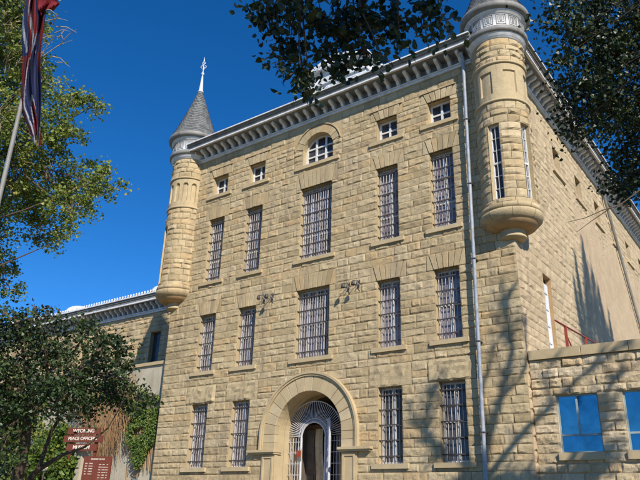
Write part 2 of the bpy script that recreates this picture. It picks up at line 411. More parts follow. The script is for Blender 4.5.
# ---- entrance arch
ent = MB(); cz = 2.93; ri, ro = 1.6, 2.2
nv = 15
for k in range(nv):
    a0 = math.pi * k / nv + .004; a1 = math.pi * (k + 1) / nv - .004; am = (a0 + a1) / 2
    P = [(-ri * math.cos(a), cz + ri * math.sin(a)) for a in (a0, am, a1)] + [(-ro * math.cos(a), cz + ro * math.sin(a)) for a in (a1, am, a0)]
    ent.prism(P, -0.10 + rg.uniform(-.01, .01), 0.12, tint=rg.random(), inset=0.014)
for s in (-1, 1):
    a, b = sorted((s * ri, s * ro))
    for z0, z1 in ((2.34, 2.63), (2.63, 2.93)):
        ent.prism([(a + .004, z0 + .004), (b - .004, z0 + .004), (b - .004, z1 - .004), (a + .004, z1 - .004)], -0.10, 0.12, tint=rg.random(), inset=0.014)
for k in range(40):
    a0 = math.pi * k / 40; a1 = math.pi * (k + 1) / 40
    for r0, r1, y in ((2.2, 2.28, -.15), (2.275, 2.36, -.19)):
        ent.prism([(-r0 * math.cos(a0), cz + r0 * math.sin(a0)), (-r0 * math.cos(a1), cz + r0 * math.sin(a1)), (-r1 * math.cos(a1), cz + r1 * math.sin(a1)), (-r1 * math.cos(a0), cz + r1 * math.sin(a0))], y, 0.05)
for s in (-1, 1):
    for r0, r1, y in ((2.2, 2.28, -.15), (2.275, 2.36, -.19)):
        a, b = sorted((s * r0, s * r1)); ent.box(a, b, y, 0.05, 2.34, 2.93)
entp = ent.build('entrance_arch', M['smooth'], prison)
va = MB()
P = [(-ri, GZ + .2), (-ri, cz)] + [(-ri * math.cos(math.pi * k / 24), cz + ri * math.sin(math.pi * k / 24)) for k in range(1, 24)] + [(ri, cz), (ri, GZ + .2)]
for (a, b), (c, d) in zip(P[:-1], P[1:]):
    for y0, y1 in ((0.115, .5), (.51, .9), (.91, 1.3)): va.face([(a, y0, b), (c, y0, d), (c, y1, d), (a, y1, b)], rg.uniform(.3, .7))
va.build('vault', M['smooth'], entp)
for s in (-1, 1):
    im = MB()
    for x0, x1, y, z0, z1 in ((1.52, 2.95, -.24, 2.25, 2.34), (1.55, 2.88, -.18, 2.18, 2.25)):
        a, b = sorted((s * x0, s * x1)); im.box(a, b, y, 0.3, z0, z1)
    # pilaster with sunk panel
    a, b = sorted((s * 1.59, s * 2.28)); im.box(a, b, -.06, .11, GZ + .2, 2.175)
    for q0, q1, w0, w1 in ((1.66, 1.74, GZ + .3, 2.14), (2.14, 2.22, GZ + .3, 2.14)):
        a, b = sorted((s * q0, s * q1)); im.box(a, b, -.10, -.06, w0, w1)
    a, b = sorted((s * 1.7402, s * 2.1398)); im.box(a, b, -.098, -.06, 2.03, 2.138)
    im.build('impost', M['smooth'], entp)
# dark lobby behind the gate
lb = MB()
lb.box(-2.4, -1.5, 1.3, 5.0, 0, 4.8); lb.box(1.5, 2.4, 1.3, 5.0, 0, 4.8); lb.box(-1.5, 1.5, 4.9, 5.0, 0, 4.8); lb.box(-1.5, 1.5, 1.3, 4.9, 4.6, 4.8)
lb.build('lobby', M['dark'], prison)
fl = MB(); fl.box(-1.6, 1.6, -0.3, 4.9, -.2, GZ + .2); fl.build('threshold', M['smooth'], prison)
# gate
gt = MB(); gx, gz_, gy = -0.34, 2.86, 0.8; Ro, Ri = 1.42, 0.60
def ringp(r, n=40, y=gy): return [(gx - r * math.cos(math.pi * k / n), y, gz_ + r * math.sin(math.pi * k / n)) for k in range(n + 1)]
gt.tube(ringp(Ro), .022); gt.tube(ringp(Ri), .04); gt.tube(ringp(Ri + .13), .016)
for k in range(1, 44):
    a = math.pi * k / 44
    gt.tube([(gx - (Ri) * math.cos(a), gy, gz_ + Ri * math.sin(a)), (gx - Ro * math.cos(a), gy, gz_ + Ro * math.sin(a))], .014, 5)
for s in (-1, 1):
    gt.tube([(gx + s * Ro, gy, GZ + .2), (gx + s * Ro, gy, gz_)], .03); gt.tube([(gx + s * Ri, gy, GZ + .2), (gx + s * Ri, gy, gz_)], .05)
    for k in range(1, 6):
        xx = gx + s * (Ri + (Ro - Ri) * k / 6); gt.tube([(xx, gy, GZ + .2), (xx, gy, gz_ - .003)], .013, 5)
    for k in range(6):
        zz = .6 + k * .42; gt.tube([(gx + s * Ri, gy, zz), (gx + s * Ro, gy, zz)], .014, 5)
for k in range(6):
    xx = 1.14 + k * .075; gt.tube([(xx, gy, GZ + .2), (xx, gy, 3.35 - k * .1)], .013, 5)
for k in range(7):
    zz = .6 + k * .42; gt.tube([(1.08, gy, zz), (1.58, gy, zz)], .014, 5)
gtp = gt.build('entrance_gate', M['gate'], prison); tag(gtp, 'white barred gate screen with a fan of radial bars')
lf = MB()   # open leaf, swung out towards the viewer on the right
lf.tube([(0.72, 0.42, GZ + .2), (0.72, 0.42, 3.25), (0.70, 0.45, 3.38), (0.55, .6, 3.5), (0.22, .93, 3.52)], .05, 8)
for k in range(4): lf.tube([(0.62 - k * .1, 0.52 + k * .1, GZ + .2), (0.62 - k * .1, 0.52 + k * .1, 3.36 + k * .04)], .014, 5)
for k in range(8): lf.box(.24, .70, -.006, .006, .55 + k * .4, .75 + k * .4, T=lambda p: Vector((p.x, .46 + (.70 - p.x) * .98 + p.y, p.z)))
lf.build('gate_leaf', M['gate'], gtp)
cu = MB()
rows = []
for j in range(9):
    z = 0.4 + j * .36
    rows.append([(-0.75 + i * .075 + .05 * math.sin(j * .7), 1.55 + .05 * math.sin(i * 1.9), z) for i in range(7 - (j > 6) * 1)])
rows = [r[:6] for r in rows]; cu.grid(rows)
cu.build('lobby_curtain', M['cream'], prison, True)
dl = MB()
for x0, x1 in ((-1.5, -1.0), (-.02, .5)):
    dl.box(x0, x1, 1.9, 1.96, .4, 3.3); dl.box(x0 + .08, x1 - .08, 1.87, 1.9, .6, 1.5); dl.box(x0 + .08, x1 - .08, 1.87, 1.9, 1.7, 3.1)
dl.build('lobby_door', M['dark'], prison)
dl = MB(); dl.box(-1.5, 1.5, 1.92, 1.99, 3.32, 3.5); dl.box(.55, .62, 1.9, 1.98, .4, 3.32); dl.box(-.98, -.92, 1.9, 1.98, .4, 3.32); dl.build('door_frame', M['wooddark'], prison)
rs = MB(); rs.box(-1.06, -.84, .66, .69, 2.12, 2.36); rp_ = rs.build('red_sign', M['red'], prison)
rl = MB(); rl.box(-.83, -.80, .65, .70, 2.05, 2.42); rl.build('sign_edge', M['cream'], rp_)

# ---- side wall (ashlar near the corner, patched plaster further back)
sw = MB(); sm = MB()
SW = [(y, 14.90, 15.95) for y in (6.6, 10.0, 13.4, 16.8, 20.2, 23.6, 27.0, 30.4)]
sdoor = (2.72, 3.62, 5.15, 8.72)
sk = courses([4.9, 5.15, 8.72, 9.2, 10.25, 14.90, 15.95, 16.4, WT], 0.32, rg)
sex = [(y - .5, y + .5, a, b) for y, a, b in SW] + [sdoor] + [(11.0, BL, 5.0, 12.6)]
wall(sw, sm, 0, 17, sk, sex, side, rg, 0.03, .5, 1.25, 0.24)
wall(sw, sm, 17, BL, sk, sex, side, rg, 0.03, 1.2, 2.4, 0.6)
wall(sw, sm, 0, BL, courses([-1, 4.9], .4, rg), [], side, rg, 0.05, .8, 1.6, 0.3)
sw.build('side_wall', M['sidestone'], prison); sm.build('side_mortar_bed', M['mortar'], prison)
pl = MB()
def pd(y, z):
    n = noise.noise(Vector((y * .55, z * .55, 7))) * 1.1 + noise.noise(Vector((y * 1.9, z * 1.9, 2))) * .5
    e_ = min(y - 8.3, 14.3 - z) + n * 1.2
    return max(-.03, min(.034, .03 * e_)) + .006 * noise.noise(Vector((y * 3, z * 3, 1)))
ys = [8 + i * .2 for i in range(75)] + [23 + i for i in range(14)]; zs = [5.0 + i * .2 for i in range(49)]
pl.grid([[(BX + pd(y, z), min(y, BL), z) for y in ys] for z in zs]); pl.build('plaster_patch', M['plaster'], prison)
for y, a, b in SW:
    mb = MB()
    mb.face([(BX, y - .5, a), (BX, y - .5, b), (BX - DEP, y - .5, b), (BX - DEP, y - .5, a)]); mb.face([(BX, y + .5, a), (BX - DEP, y + .5, a), (BX - DEP, y + .5, b), (BX, y + .5, b)])
    mb.face([(BX, y - .5, b), (BX, y + .5, b), (BX - DEP, y + .5, b), (BX - DEP, y - .5, b)]); mb.face([(BX, y - .5, a), (BX - DEP, y - .5, a), (BX - DEP, y + .5, a), (BX, y + .5, a)])
    wp = mb.build('side_window', M['sidestone'], prison)
    q = MB(); q.face([(BX - DEP, y - .5, a), (BX - DEP, y + .5, a), (BX - DEP, y + .5, b), (BX - DEP, y - .5, b)]); q.build('pane', M['glass'], wp)
    q = MB(); q.box(BX, BX + .10, y - .85, y + .85, a - .42, a - .30); q.build('sill', M['sidestone'], wp)
    q = MB(); q.box(BX - DEP + .01, BX - DEP + .06, y - .5, y - .42, a, b); q.box(BX - DEP + .01, BX - DEP + .06, y + .42, y + .5, a, b); q.box(BX - DEP + .01, BX - DEP + .055, y - .04, y + .04, a, b); q.build('frame', M['wooddark'], wp)
mb = MB(); y0, y1, a, b = sdoor
mb.face([(BX, y0, a), (BX, y0, b), (BX - .22, y0, b), (BX - .22, y0, a)]); mb.face([(BX, y1, a), (BX - .22, y1, a), (BX - .22, y1, b), (BX, y1, b)]); mb.face([(BX, y0, b), (BX, y1, b), (BX - .22, y1, b), (BX - .22, y0, b)])
wp = mb.build('roof_door', M['orange'], prison)
q = MB(); q.box(BX - .24, BX - .14, y0 + .01, y1 - .01, a, b - .25); q.box(BX - .14, BX - .11, y0 + .1, y0 + .2, a, b - .3); q.box(BX - .14, BX - .11, y1 - .2, y1 - .1, a, b - .3)
for k in range(5): q.box(BX - .14, BX - .112, y0 + .2, y1 - .2, a + .3 + k * .65, a + .4 + k * .65)
q.build('door_panel', M['white'], wp)

# core, other walls, roof
co = MB(); CY = DEP + .1
co.box(-BX + .02, -2.4, CY, BL, -1, 17.6); co.box(2.4, BX - .4, CY, BL, -1, 17.6); co.box(-2.4, 2.4, 5.0, BL, -1, 17.6); co.box(-2.4, 2.4, CY, 5.0, 4.8, 17.6)
co.box(BX - .4, BX - .02, .02, BL, 16.2, 17.6); co.box(-BX + .04, BX - .42, .04, CY, 16.6, 17.6)
co.box(-2.4, -1.62, CY, 1.3, -1, 4.8); co.box(1.62, 2.4, CY, 1.3, -1, 4.8)
co.build('wall_core', M['mortar'], prison)
lw = MB(); lm = MB(); wall(lw, lm, 0, 9, courses([-1, 4.4, WT], .32, rg), [], lambda u, v, d: Vector((-BX - d, u, v)), rg, .05, .5, 1.2, .3)
lw.build('left_wall', M['stone'], prison)
bw = MB(); bw.box(-BX, BX, BL, BL + .1, -1, WT); bw.box(-BX - .02, -BX + .02, 9, BL, -1, WT); bw.build('rear_wall', M['plaster'], prison)
rf = MB(); e = 0.85; zr = 17.98
A = [(-BX - e, -e, zr), (BX + e, -e, zr), (BX + e, BL + e, zr), (-BX - e, BL + e, zr)]; rg0, rg1 = (0, 9.6, 21), (0, BL - 9, 21)
F0, F1, S0, S1 = (-BX + .75, -e, zr), (BX - .75, -e, zr), (-BX - e, .95, zr), (BX + e, .95, zr)
rf.face([F0, F1, rg0]); rf.face([F1, S1, rg0]); rf.face([S0, F0, rg0]); rf.face([S1, A[2], rg1, rg0]); rf.face([A[2], A[3], rg1]); rf.face([A[3], S0, rg0, rg1])
rf.build('roof', M['roof'], prison)

# ---- cornice
def cornice(par, L0, L1, T, name, n, z=0.0, br=(0.62,), scale=1.0):
    s = scale
    def bx(mb, u0, u1, d0, d1, a, b): mb.box(u0, u1, d0, d1, a, b, T=T)
    b = MB()
    bx(b, L0, L1, 0, .10, z + 0.0 * s, z + .10 * s); bx(b, L0, L1, 0, .16, z + .10 * s, z + .15 * s)
    cb = b.build(name, M['white'], par)
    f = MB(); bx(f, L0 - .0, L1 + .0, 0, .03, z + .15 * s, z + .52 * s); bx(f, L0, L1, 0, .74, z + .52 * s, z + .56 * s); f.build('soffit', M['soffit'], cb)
    N_ = n
    for i in range(N_):
        k = MB()
        c = L0 + (L1 - L0) * (i + .5) / N_; h = .068
        # scrolled bracket: stepped profile
        prof = [(.03, .15), (.12, .15), (.20, .20), (.26, .30), (.40, .34), (.50, .38), (.55, .44), (.55, .52), (.03, .52)]
        pts = [(d, z + q * s) for d, q in prof]; m0 = len(k.v)
        for u in (c - h, c + h):
            k.v += [tuple(T(Vector((u, d, zz)))) for d, zz in pts]
        nn = len(pts)
        k.f += [tuple(m0 + j for j in range(nn)), tuple(m0 + nn + j for j in reversed(range(nn)))]; k.t += [.5, .5]; k.mi += [0, 0]
        for j in range(nn):
            j2 = (j + 1) % nn; k.f.append((m0 + j, m0 + nn + j, m0 + nn + j2, m0 + j2)); k.t.append(.5); k.mi.append(0)
        k.build('bracket', M['white'], cb)
    g = MB(); bx(g, L0, L1, .68, .78, z + .50 * s, z + .60 * s); g.build('white_fillet', M['white'], cb)
    g = MB(); bx(g, L0, L1, 0, .80, z + .60 * s, z + .70 * s); bx(g, L0, L1, 0, .86, z + .70 * s, z + .78 * s); bx(g, L0, L1, 0.2, .92, z + .78 * s, z + .88 * s)
    g.build('gutter', M['grey'], cb)
    g = MB(); bx(g, L0, L1, .93, .955, z + .80 * s, z + .86 * s); g.build('gutter_lip', M['white'], cb)
    return cb
cornice(prison, -BX + .8, BX - .8, lambda p: Vector((p.x, -p.y, p.z)), 'cornice', 33, WT)
cornice(prison, .85, BL, lambda p: Vector((BX + p.y, p.x, p.z)), 'side_cornice', 76, WT)

# ---- corner turrets
def turret(cx, cy, wins, niches, arched):
    rt = 0.98
    def T(u, v, d): a = u / rt; r = rt + d; return Vector((cx + r * math.sin(a), cy - r * math.cos(a), v))
    d2 = math.pi / 180
    per = 2 * math.pi * rt; a0 = -per / 2
    mb = MB(); mm = MB()
    we = [((w_ - 13) * d2 * rt, (w_ + 13) * d2 * rt, 10.45, 13.5) for w_ in wins]
    k1 = courses([10.25, 10.45, 13.5, 14.45], .31, rg); k2 = courses([16.15, 17.3], .29, rg)
    wall(mb, mm, a0, -a0, k1, we, T, rg, .045, .35, .7, .13); mn = MB(); wall(mb, mn, a0, -a0, k2, [], T, rg, .065, .35, .75, .12)
    # smooth band with sunk niches
    na = 220; nz = 48; rows = []
    for j in range(nz + 1):
        z = 14.5 + 1.6 * j / nz; row = []
        for i in range(na):
            a = -180 + 360 * i / na; d = .012
            for nc, wd in niches:
                x = (a - nc) / wd * 2
                if abs(x) < 1:
                    tp = 15.85 - (1 - math.sqrt(1 - x * x)) * wd * d2 * rt / 2 if arched else 15.8
                    if 14.8 < z < tp: d = -.09 if arched else -.05
            if j in (0, nz): d = 0
            row.append(T(a * d2 * rt, z, d))
        rows.append(row)
    mb.grid(rows, .55, True)
    t = mb.build('turret', M['stone'], prison); mm.build('mortar_bed', M['mortar'], t); mn.build('mortar_bed', M['mortar'], t)
    r_ = MB(); r_.lathe([(.96, 14.42), (1.045, 14.43), (1.05, 14.5), (.98, 14.53)], cx, cy, 64); r_.build('band_moulding', M['smooth'], t, True)
    r_ = MB(); r_.lathe([(.97, 16.1), (1.045, 16.12), (1.05, 16.19), (.97, 16.22)], cx, cy, 64); r_.build('band_moulding', M['smooth'], t, True)
    r_ = MB()
    for pf, nb, of in (([(.97, 10.280), (1.055, 10.264), (1.07, 10.080), (1.0, 10.064)], 13, .2), ([(1.0, 10.056), (1.085, 10.040), (1.10, 9.944), (1.06, 9.832), (.97, 9.736), (.9, 9.704)], 8, .5)):
        for k in range(nb):
            a = 2 * math.pi * (k + of) / nb; r_.lathe(pf, cx, cy, 8, rg.random(), a + .006, a + 2 * math.pi / nb - .006)
    r_.lathe([(.96, 10.280), (1.04, 10.080), (1.06, 9.944), (.92, 9.736)], cx, cy, 48, 0)
    cbl = r_.build('corbel', M['stone'], t, True)
    r_ = MB(); r_.lathe([(.93, 9.720), (.90, 9.680), (.85, 9.608), (.74, 9.544), (.6, 9.504), (.46, 9.488), (.3, 9.488)], cx, cy, 64); r_.build('cove', M['orange'], t, True)
    r_ = MB(); r_.lathe([(.44, 9.496), (.43, 9.288), (.47, 9.272), (.475, 9.216), (.43, 9.192), (.36, 9.160), (.2, 9.128), (.02, 9.120)], cx, cy, 40); r_.build('shaft', M['smooth'], t, True)
    for w_ in wins:
        f_ = MB(); p_ = MB(); j_ = MB(); u0, u1 = (w_ - 13) * d2 * rt, (w_ + 13) * d2 * rt
        Z0, Z1 = 10.45, 13.5; q = -.2
        for u in (u0, u1): j_.face([T(u, Z0, .02), T(u, Z1, .02), T(u, Z1, q), T(u, Z0, q)])
        for z in (Z0, Z1): j_.face([T(u0, z, .02), T(u1, z, .02), T(u1, z, q), T(u0, z, q)])
        wn = j_.build('turret_window', M['stone'], t)
        p_.face([T(u0, Z0, q), T(u1, Z0, q), T(u1, Z1, q), T(u0, Z1, q)]); 
        def fb(ua, ub, za, zb, o=0.0):
            c = [T(ua, za, -.13 + o), T(ub, za, -.13 + o), T(ub, zb, -.13 + o), T(ua, zb, -.13 + o)]; k = [T(ua, za, -.2), T(ub, za, -.2), T(ub, zb, -.2), T(ua, zb, -.2)]
            f_.face(c)
            for i in range(4): f_.face([c[i], c[(i + 1) % 4], k[(i + 1) % 4], k[i]])
        fb(u0, u0 + .05, Z0, Z1); fb(u1 - .05, u1, Z0, Z1); fb(u0 + .05, u1 - .05, Z0, Z0 + .06, -.003); fb(u0 + .05, u1 - .05, Z1 - .06, Z1, -.003); fb(u0 + .05, u1 - .05, 11.9, 11.97, -.004)
        fb((u0 + u1) / 2 - .012, (u0 + u1) / 2 + .012, Z0 + .06, Z1 - .06, -.01)
        for z in (10.9, 11.4, 12.45, 12.95): fb(u0 + .05, u1 - .05, z, z + .02, -.012)
        p_.build('turret_pane', M['glass'], wn).name = 'pane'; f_.build('frame', M['whitewood'], wn)
    # metal head
    h = MB(); h.lathe([(.95, 17.28), (1.02, 17.3), (1.04, 17.38), (1.12, 17.42), (1.14, 17.5)], cx, cy, 64); h.lathe([(1.11, 17.78), (1.10, 18.42), (1.2, 18.44), (1.22, 18.52)], cx, cy, 64)
    head = h.build('frieze', M['white'], t, True)
    g = MB(); g.lathe([(1.14, 17.5), (1.20, 17.5), (1.24, 17.6), (1.23, 17.72), (1.18, 17.76), (1.10, 17.78)], cx, cy, 64)
    g.lathe([(1.22, 18.52), (1.36, 18.56), (1.41, 18.68), (1.38, 18.8), (1.26, 18.84)], cx, cy, 64); g.build('gutter_ring', M['grey'], t, True)
    nP = 14
    for k in range(nP):
        p = MB()
        c = 2 * math.pi * (k + .3) / nP; wd = .36 / nP * 14 * .5
        def bb(ua, ub, za, zb, d0, d1):
            P = lambda u, z, d: (cx + (1.1 + d) * math.sin(c + u / 1.1), cy - (1.1 + d) * math.cos(c + u / 1.1), z)
            q = [P(ua, za, d1), P(ub, za, d1), P(ub, zb, d1), P(ua, zb, d1)]; r2 = [P(ua, za, d0), P(ub, za, d0), P(ub, zb, d0), P(ua, zb, d0)]
            p.face(q)
            for i in range(4): p.face([q[i], q[(i + 1) % 4], r2[(i + 1) % 4], r2[i]])
        w2 = .19
        bb(-w2, -w2 + .025, 17.86, 18.34, -.01, .03); bb(w2 - .025, w2, 17.86, 18.34, -.01, .03); bb(-w2 + .025, w2 - .025, 17.86, 17.885, -.01, .03); bb(-w2 + .025, w2 - .025, 18.315, 18.34, -.01, .03)
        for (a, b, c1, d1) in ((-.12, -.10, 17.94, 18.26), (.10, .12, 17.94, 18.26), (-.10, .10, 17.94, 17.965), (-.10, .10, 18.235, 18.26), (-.05, .05, 18.03, 18.17), (-.03, .03, 17.99, 18.03), (-.03, .03, 18.17, 18.21)): bb(a, b, c1, d1, -.01, .022)
        p.build('frieze_panel', M['grey'], head)
    # slate cone with courses
    s = MB(); nC = 24
    prof = lambda f: 0.11 + (1.30 - .11) * ((1 - f) ** 1.08) + .06 * max(0, .15 - f) / .15
    for j in range(nC):
        z0 = 18.82 + (22.25 - 18.82) * j / nC; z1 = 18.82 + (22.25 - 18.82) * (j + 1) / nC
        ra, rb = prof(j / nC) + .012, prof((j + 1) / nC) - .004; n_ = max(10, int(2 * math.pi * ra / .2))
        for k in range(n_):
            a, b = 2 * math.pi * (k + (j % 2) * .5) / n_, 2 * math.pi * (k + 1 + (j % 2) * .5) / n_
            P = lambda r, t_, z: (cx + r * math.sin(t_), cy - r * math.cos(t_), z)
            o = rg.uniform(0, .006); tt = rg.random()
            s.face([P(ra + o, a, z0), P(ra + o, b, z0), P(rb, b, z1), P(rb, a, z1)], tt)
            s.face([P(ra + o, a, z0), P(ra - .03, a, z0), P(ra - .03, b, z0), P(ra + o, b, z0)], tt)
    cn = s.build('cone_roof', M['slate'], t)
    f = MB(); f.lathe([(.02, 22.1), (.16, 22.12), (.16, 22.2), (.12, 22.25), (.05, 23.2), (.035, 23.35), (.09, 23.4), (.09, 23.46), (.03, 23.5), (.025, 23.7), (.06, 23.76), (.06, 23.82), (.02, 23.86), (.02, 24.3), (.045, 24.36), (.02, 24.45), (.003, 24.62)], cx, cy, 20)
    for k in range(4):
        a = k * math.pi / 2 + .5; ca, sa = math.cos(a), math.sin(a)
        f.tube([(cx + r * ca, cy + r * sa, z) for r, z in ((.02, 23.86), (.1, 23.82), (.16, 23.9), (.14, 24.0), (.08, 24.02))], [.02, .025, .022, .02, .012], 6)
        f.tube([(cx + r * ca, cy + r * sa, z) for r, z in ((.02, 24.15), (.07, 24.13), (.1, 24.2), (.07, 24.25))], [.016, .018, .016, .01], 6)
    f.build('finial', M['white'], cn, True)
    return t
tag(turret(-8.68, .2, [-24], [(10, 14), (36, 14), (-16, 14), (62, 14)], True), 'left corner turret seen in full with its slate cone')
tag(turret(8.68, .2, [-3, 70], [(-11, 28), (43, 28), (97, 28)], False), 'right corner turret cut off by the top of the picture')

# ---- downpipe
dp = MB()
dp.tube([(7.42, -.45, 17.5), (7.42, -.24, 17.2)] + [(7.25 + .0095 * (17 - i * 2.1 ), -.24, 17 - i * 2.1) for i in range(8)] + [(7.25, -.24, GZ + .3), (7.25, -.4, GZ + .1)], .068, 12)
dpo = dp.build('downpipe', M['pipe'], prison, True)
q = MB()
for z in (2.6, 5.6, 8.6, 11.6, 14.4): q.box(7.175 + z * .0095, 7.325 + z * .0095, -.32, -.0, z, z + .035)
q.build('pipe_strap', M['strap'], dpo)
sp = MB(); sp.tube([(BX + .5, 14.8, 17.5), (BX + .16, 14.9, 16.9), (BX + .16, 19.8, 10.0), (BX + .16, 20.2, 4.5)], .08, 8); sp.build('side_downpipe', M['grey'], prison, True)

# ---- roof cupola
cu = MB(); cu.box(-2.95, 0.8, 2.8, 5.6, 18.5, 22.35); cu.box(-3.05, .9, 2.7, 5.7, 21.5, 21.62)
for k in range(9):
    z = 20.2 + k * .13; cu.box(-2.9, -1.5, 2.74, 2.8, z, z + .07); cu.box(-1.1, .3, 2.74, 2.8, z, z + .07)
cp = cu.build('roof_cupola', M['white'], prison)
q = MB(); q.box(-3.2, 1.05, 2.5, 5.9, 22.35, 22.5); q.prism([(-3.1, 22.5), (.95, 22.5), (-1.1, 23.1)], 2.55, 5.85); q.build('cupola_roof', M['white'], cp)
for x0 in (-2.9, .2):
    q = MB(); q.box(x0, x0 + .5, 2.9, 3.4, 22.2, 22.8); q.build('cupola_vent', M['white'], cp)

# ---- wall lanterns in pairs (own objects, bolted on)
for i, (x, z, lab) in enumerate(((-2.62, 8.76, 'outer small iron wall lamp of the pair left of the centre window'), (-2.16, 8.74, 'inner small iron wall lamp of the pair left of the centre window'), (1.86, 8.52, 'small iron wall lamp right of the centre window, nearer that window'), (2.34, 8.56, 'small iron wall lamp right of the centre window, farther from that window'))):
    e_ = empty('wall_lamp', (x, -.07, z), lab, 'wall lamp', 'iron wall lamps beside the centre window')
    q = MB(); q.box(x - .05, x + .05, -.1, -.06, z - .05, z + .2); q.tube([(x, -.09, z + .14), (x - .05, -.42, z + .1)], .016, 6); q.build('bracket', M['strap'], e_)
    q = MB(); q.lathe([(.02, z + .1), (.06, z + .06), (.085, z - .09), (.078, z - .095), (.01, z - .02)], x - .05, -.42, 16); q.build('lamp_shade', M['strap'], e_, True)
    q = MB(); q.tube([(x - .14, -.08, z - .16), (x + .06, -.11, z + .3)], .013, 5); q.tube([(x - .12, -.08, z + .18), (x + .14, -.11, z - .14)], .013, 5); q.build('stay', M['bar'], e_)

# ------------------------------------------------------------------ low wing on the right
wing = empty('stone_annex', (14, 3, GZ), 'low rough stone annex with blue mirrored windows at the right', 'building')
WY = 0.18
wf = lambda u, v, d: Vector((u, WY - d, v))
wk = courses([-1, 1.95, 3.69, 4.85], .3, rg)
wx = [(9.58, 10.83, 1.95, 3.69), (11.55, 12.85, 1.95, 3.69)]
a_ = MB(); b_ = MB(); wall(a_, b_, BX + .03, 22, wk, wx, wf, rg, .06, .3, .95, .075, mort=.012); a_.build('front_wall', M['wingstone'], wing); b_.build('mortar_bed', M['stucco'], wing)
a_ = MB(); u = BX + .05
while u < 22:
    l = rg.uniform(1.2, 1.9); a_.prism([(u + .006, 4.86), (u + l - .006, 4.86), (u + l - .006, 5.17), (u + .006, 5.17)], WY - .1, WY + .35, tint=rg.random(), inset=.012); u += l
a_.build('coping', M['smooth'], wing)
a_ = MB(); a_.box(BX + .05, 22, WY + .36, 11, 4.9, 5.0); a_.build('flat_roof', M['roof'], wing)
a_ = MB(); a_.box(BX + .06, 9.57, WY + .35, 10.9, -1, 4.9); a_.box(10.84, 11.54, WY + .35, 10.9, -1, 4.9); a_.box(12.86, 21.9, WY + .35, 10.9, -1, 4.9); a_.box(9.57, 12.86, WY + .35, 10.9, 3.7, 4.9); a_.box(9.57, 12.86, WY + .35, 10.9, -1, 1.94); a_.build('wall_core', M['mortar'], wing)
for x0, x1, z0, z1 in wx:
    mb = MB(); reveal(mb, x0, x1, z0, z1, .3, WY); wp = mb.build('annex_window', M['stucco'], wing)
    for a, b, c_, d_, t1, t2 in ((x0, x0 + .59, z0 + .53, z1, .008, -.004), (x0 + .59, x1, z0 + .53, z1, -.003, .006), (x0, x1, z0, z0 + .53, .004, .012)):
        q = MB(); q.face([(a, WY + .12 + t1, c_), (b, WY + .12, c_), (b, WY + .12 + t2, d_), (a, WY + .12 + t1 + t2, d_)]); q.build('pane', M['blueglass'], wp)
    q = MB(); t = .045; y = WY + .15
    q.box(x0, x0 + t, y - .05, y, z0, z1); q.box(x1 - t, x1, y - .05, y, z0, z1); q.box(x0 + t, x1 - t, y - .048, y, z1 - t, z1); q.box(x0 + t, x1 - t, y - .048, y, z0, z0 + t)
    zz = z0 + .50; q.box(x0 + t, x1 - t, y - .046, y, zz, zz + .06)
    xm = x0 + .56; q.box(xm, xm + .06, y - .044, y, zz + .06, z1 - t)
    q.build('frame', M['tealframe'], wp)
    q = MB(); q.prism([(x0 - .06, z0 - .22), (x1 + .04, z0 - .22), (x1 + .04, z0), (x0 - .06, z0)], WY - .12, WY + .14, inset=.012); q.build('sill', M['smooth'], wp)
rail = empty('roof_railing', (9.7, 2, 5.0), 'red steel stair railing on the annex roof beside the main side wall', 'railing')
for y, h in ((1.7, 6.28), (4.2, 6.45)):
    q = MB(); q.box(9.66, 9.74, y - .04, y + .04, 5.0, h); q.build('post', M['red'], rail)
q = MB(); q.tube([(9.7, .6, 6.22), (9.7, 1.7, 6.28), (9.7, 4.2, 6.42), (9.7, 7, 6.6)], .03, 6); q.tube([(9.7, 1.7, 6.0), (9.75, 1.9, 5.7), (9.8, 2.2, 5.35), (9.9, 2.6, 5.1)], .025, 6); q.build('handrail', M['red'], rail)

# ------------------------------------------------------------------ rear block on the left
rb = empty('rear_cell_block', (-25, 8, GZ), 'lower stone cell block set back behind the left turret, with cresting on its cornice', 'building')
AY = 8.0; RT_ = 14.0 - .95
a_ = MB(); b_ = MB(); af = lambda u, v, d: Vector((u, AY - d, v))
aw = [(-19.9, -18.9, 8.9, 11.3), (-23.9, -22.9, 8.9, 11.3), (-27.9, -26.9, 8.9, 11.3), (-31.9, -30.9, 8.9, 11.3)]
ak = courses([-1, 8.9, 11.3, RT_ - .35], .34, rg)
wall(a_, b_, -34, -9, ak, aw, af, rg, .06, .45, 1.2, .28); wall(a_, b_, -40, -34, ak, [], af, rg, .06, 1, 2.2, .5)
a_.build('front_wall', M['stone'], rb); b_.build('mortar_bed', M['mortar'], rb)
a_ = MB(); a_.box(-40, -9, AY + .35, AY + 12, -1, RT_ + .6); a_.build('wall_core', M['mortar'], rb)
for x0, x1, z0, z1 in aw:
    mb = MB(); reveal(mb, x0, x1, z0, z1, .3, AY); wp = mb.build('window', M['stone'], rb)
    q = MB(); q.face([(x0, AY + .3, z0), (x1, AY + .3, z0), (x1, AY + .3, z1), (x0, AY + .3, z1)]); q.build('pane', M['glass'], wp)
    q = MB(); q.box(x0 - .2, x1 + .2, AY - .1, AY, z0 - .16, z0); q.build('sill', M['smooth'], wp)
cbk = cornice(rb, -40, -8.9, lambda p: Vector((p.x, AY - p.y, p.z)), 'cornice', 56, RT_ - .35, scale=1.35)
q = MB()
for k in range(103):
    x = -40 + k * .3; q.lathe([(.07, RT_ + .82), (.075, RT_ + .9), (.04, RT_ + .94), (.07, RT_ + 1.0), (.045, RT_ + 1.07), (.005, RT_ + 1.1)], x, AY - .75, 6)
q.box(-40, -9, AY - .8, AY - .7, RT_ + .80, RT_ + .86)
q.build('cresting', M['white'], cbk)
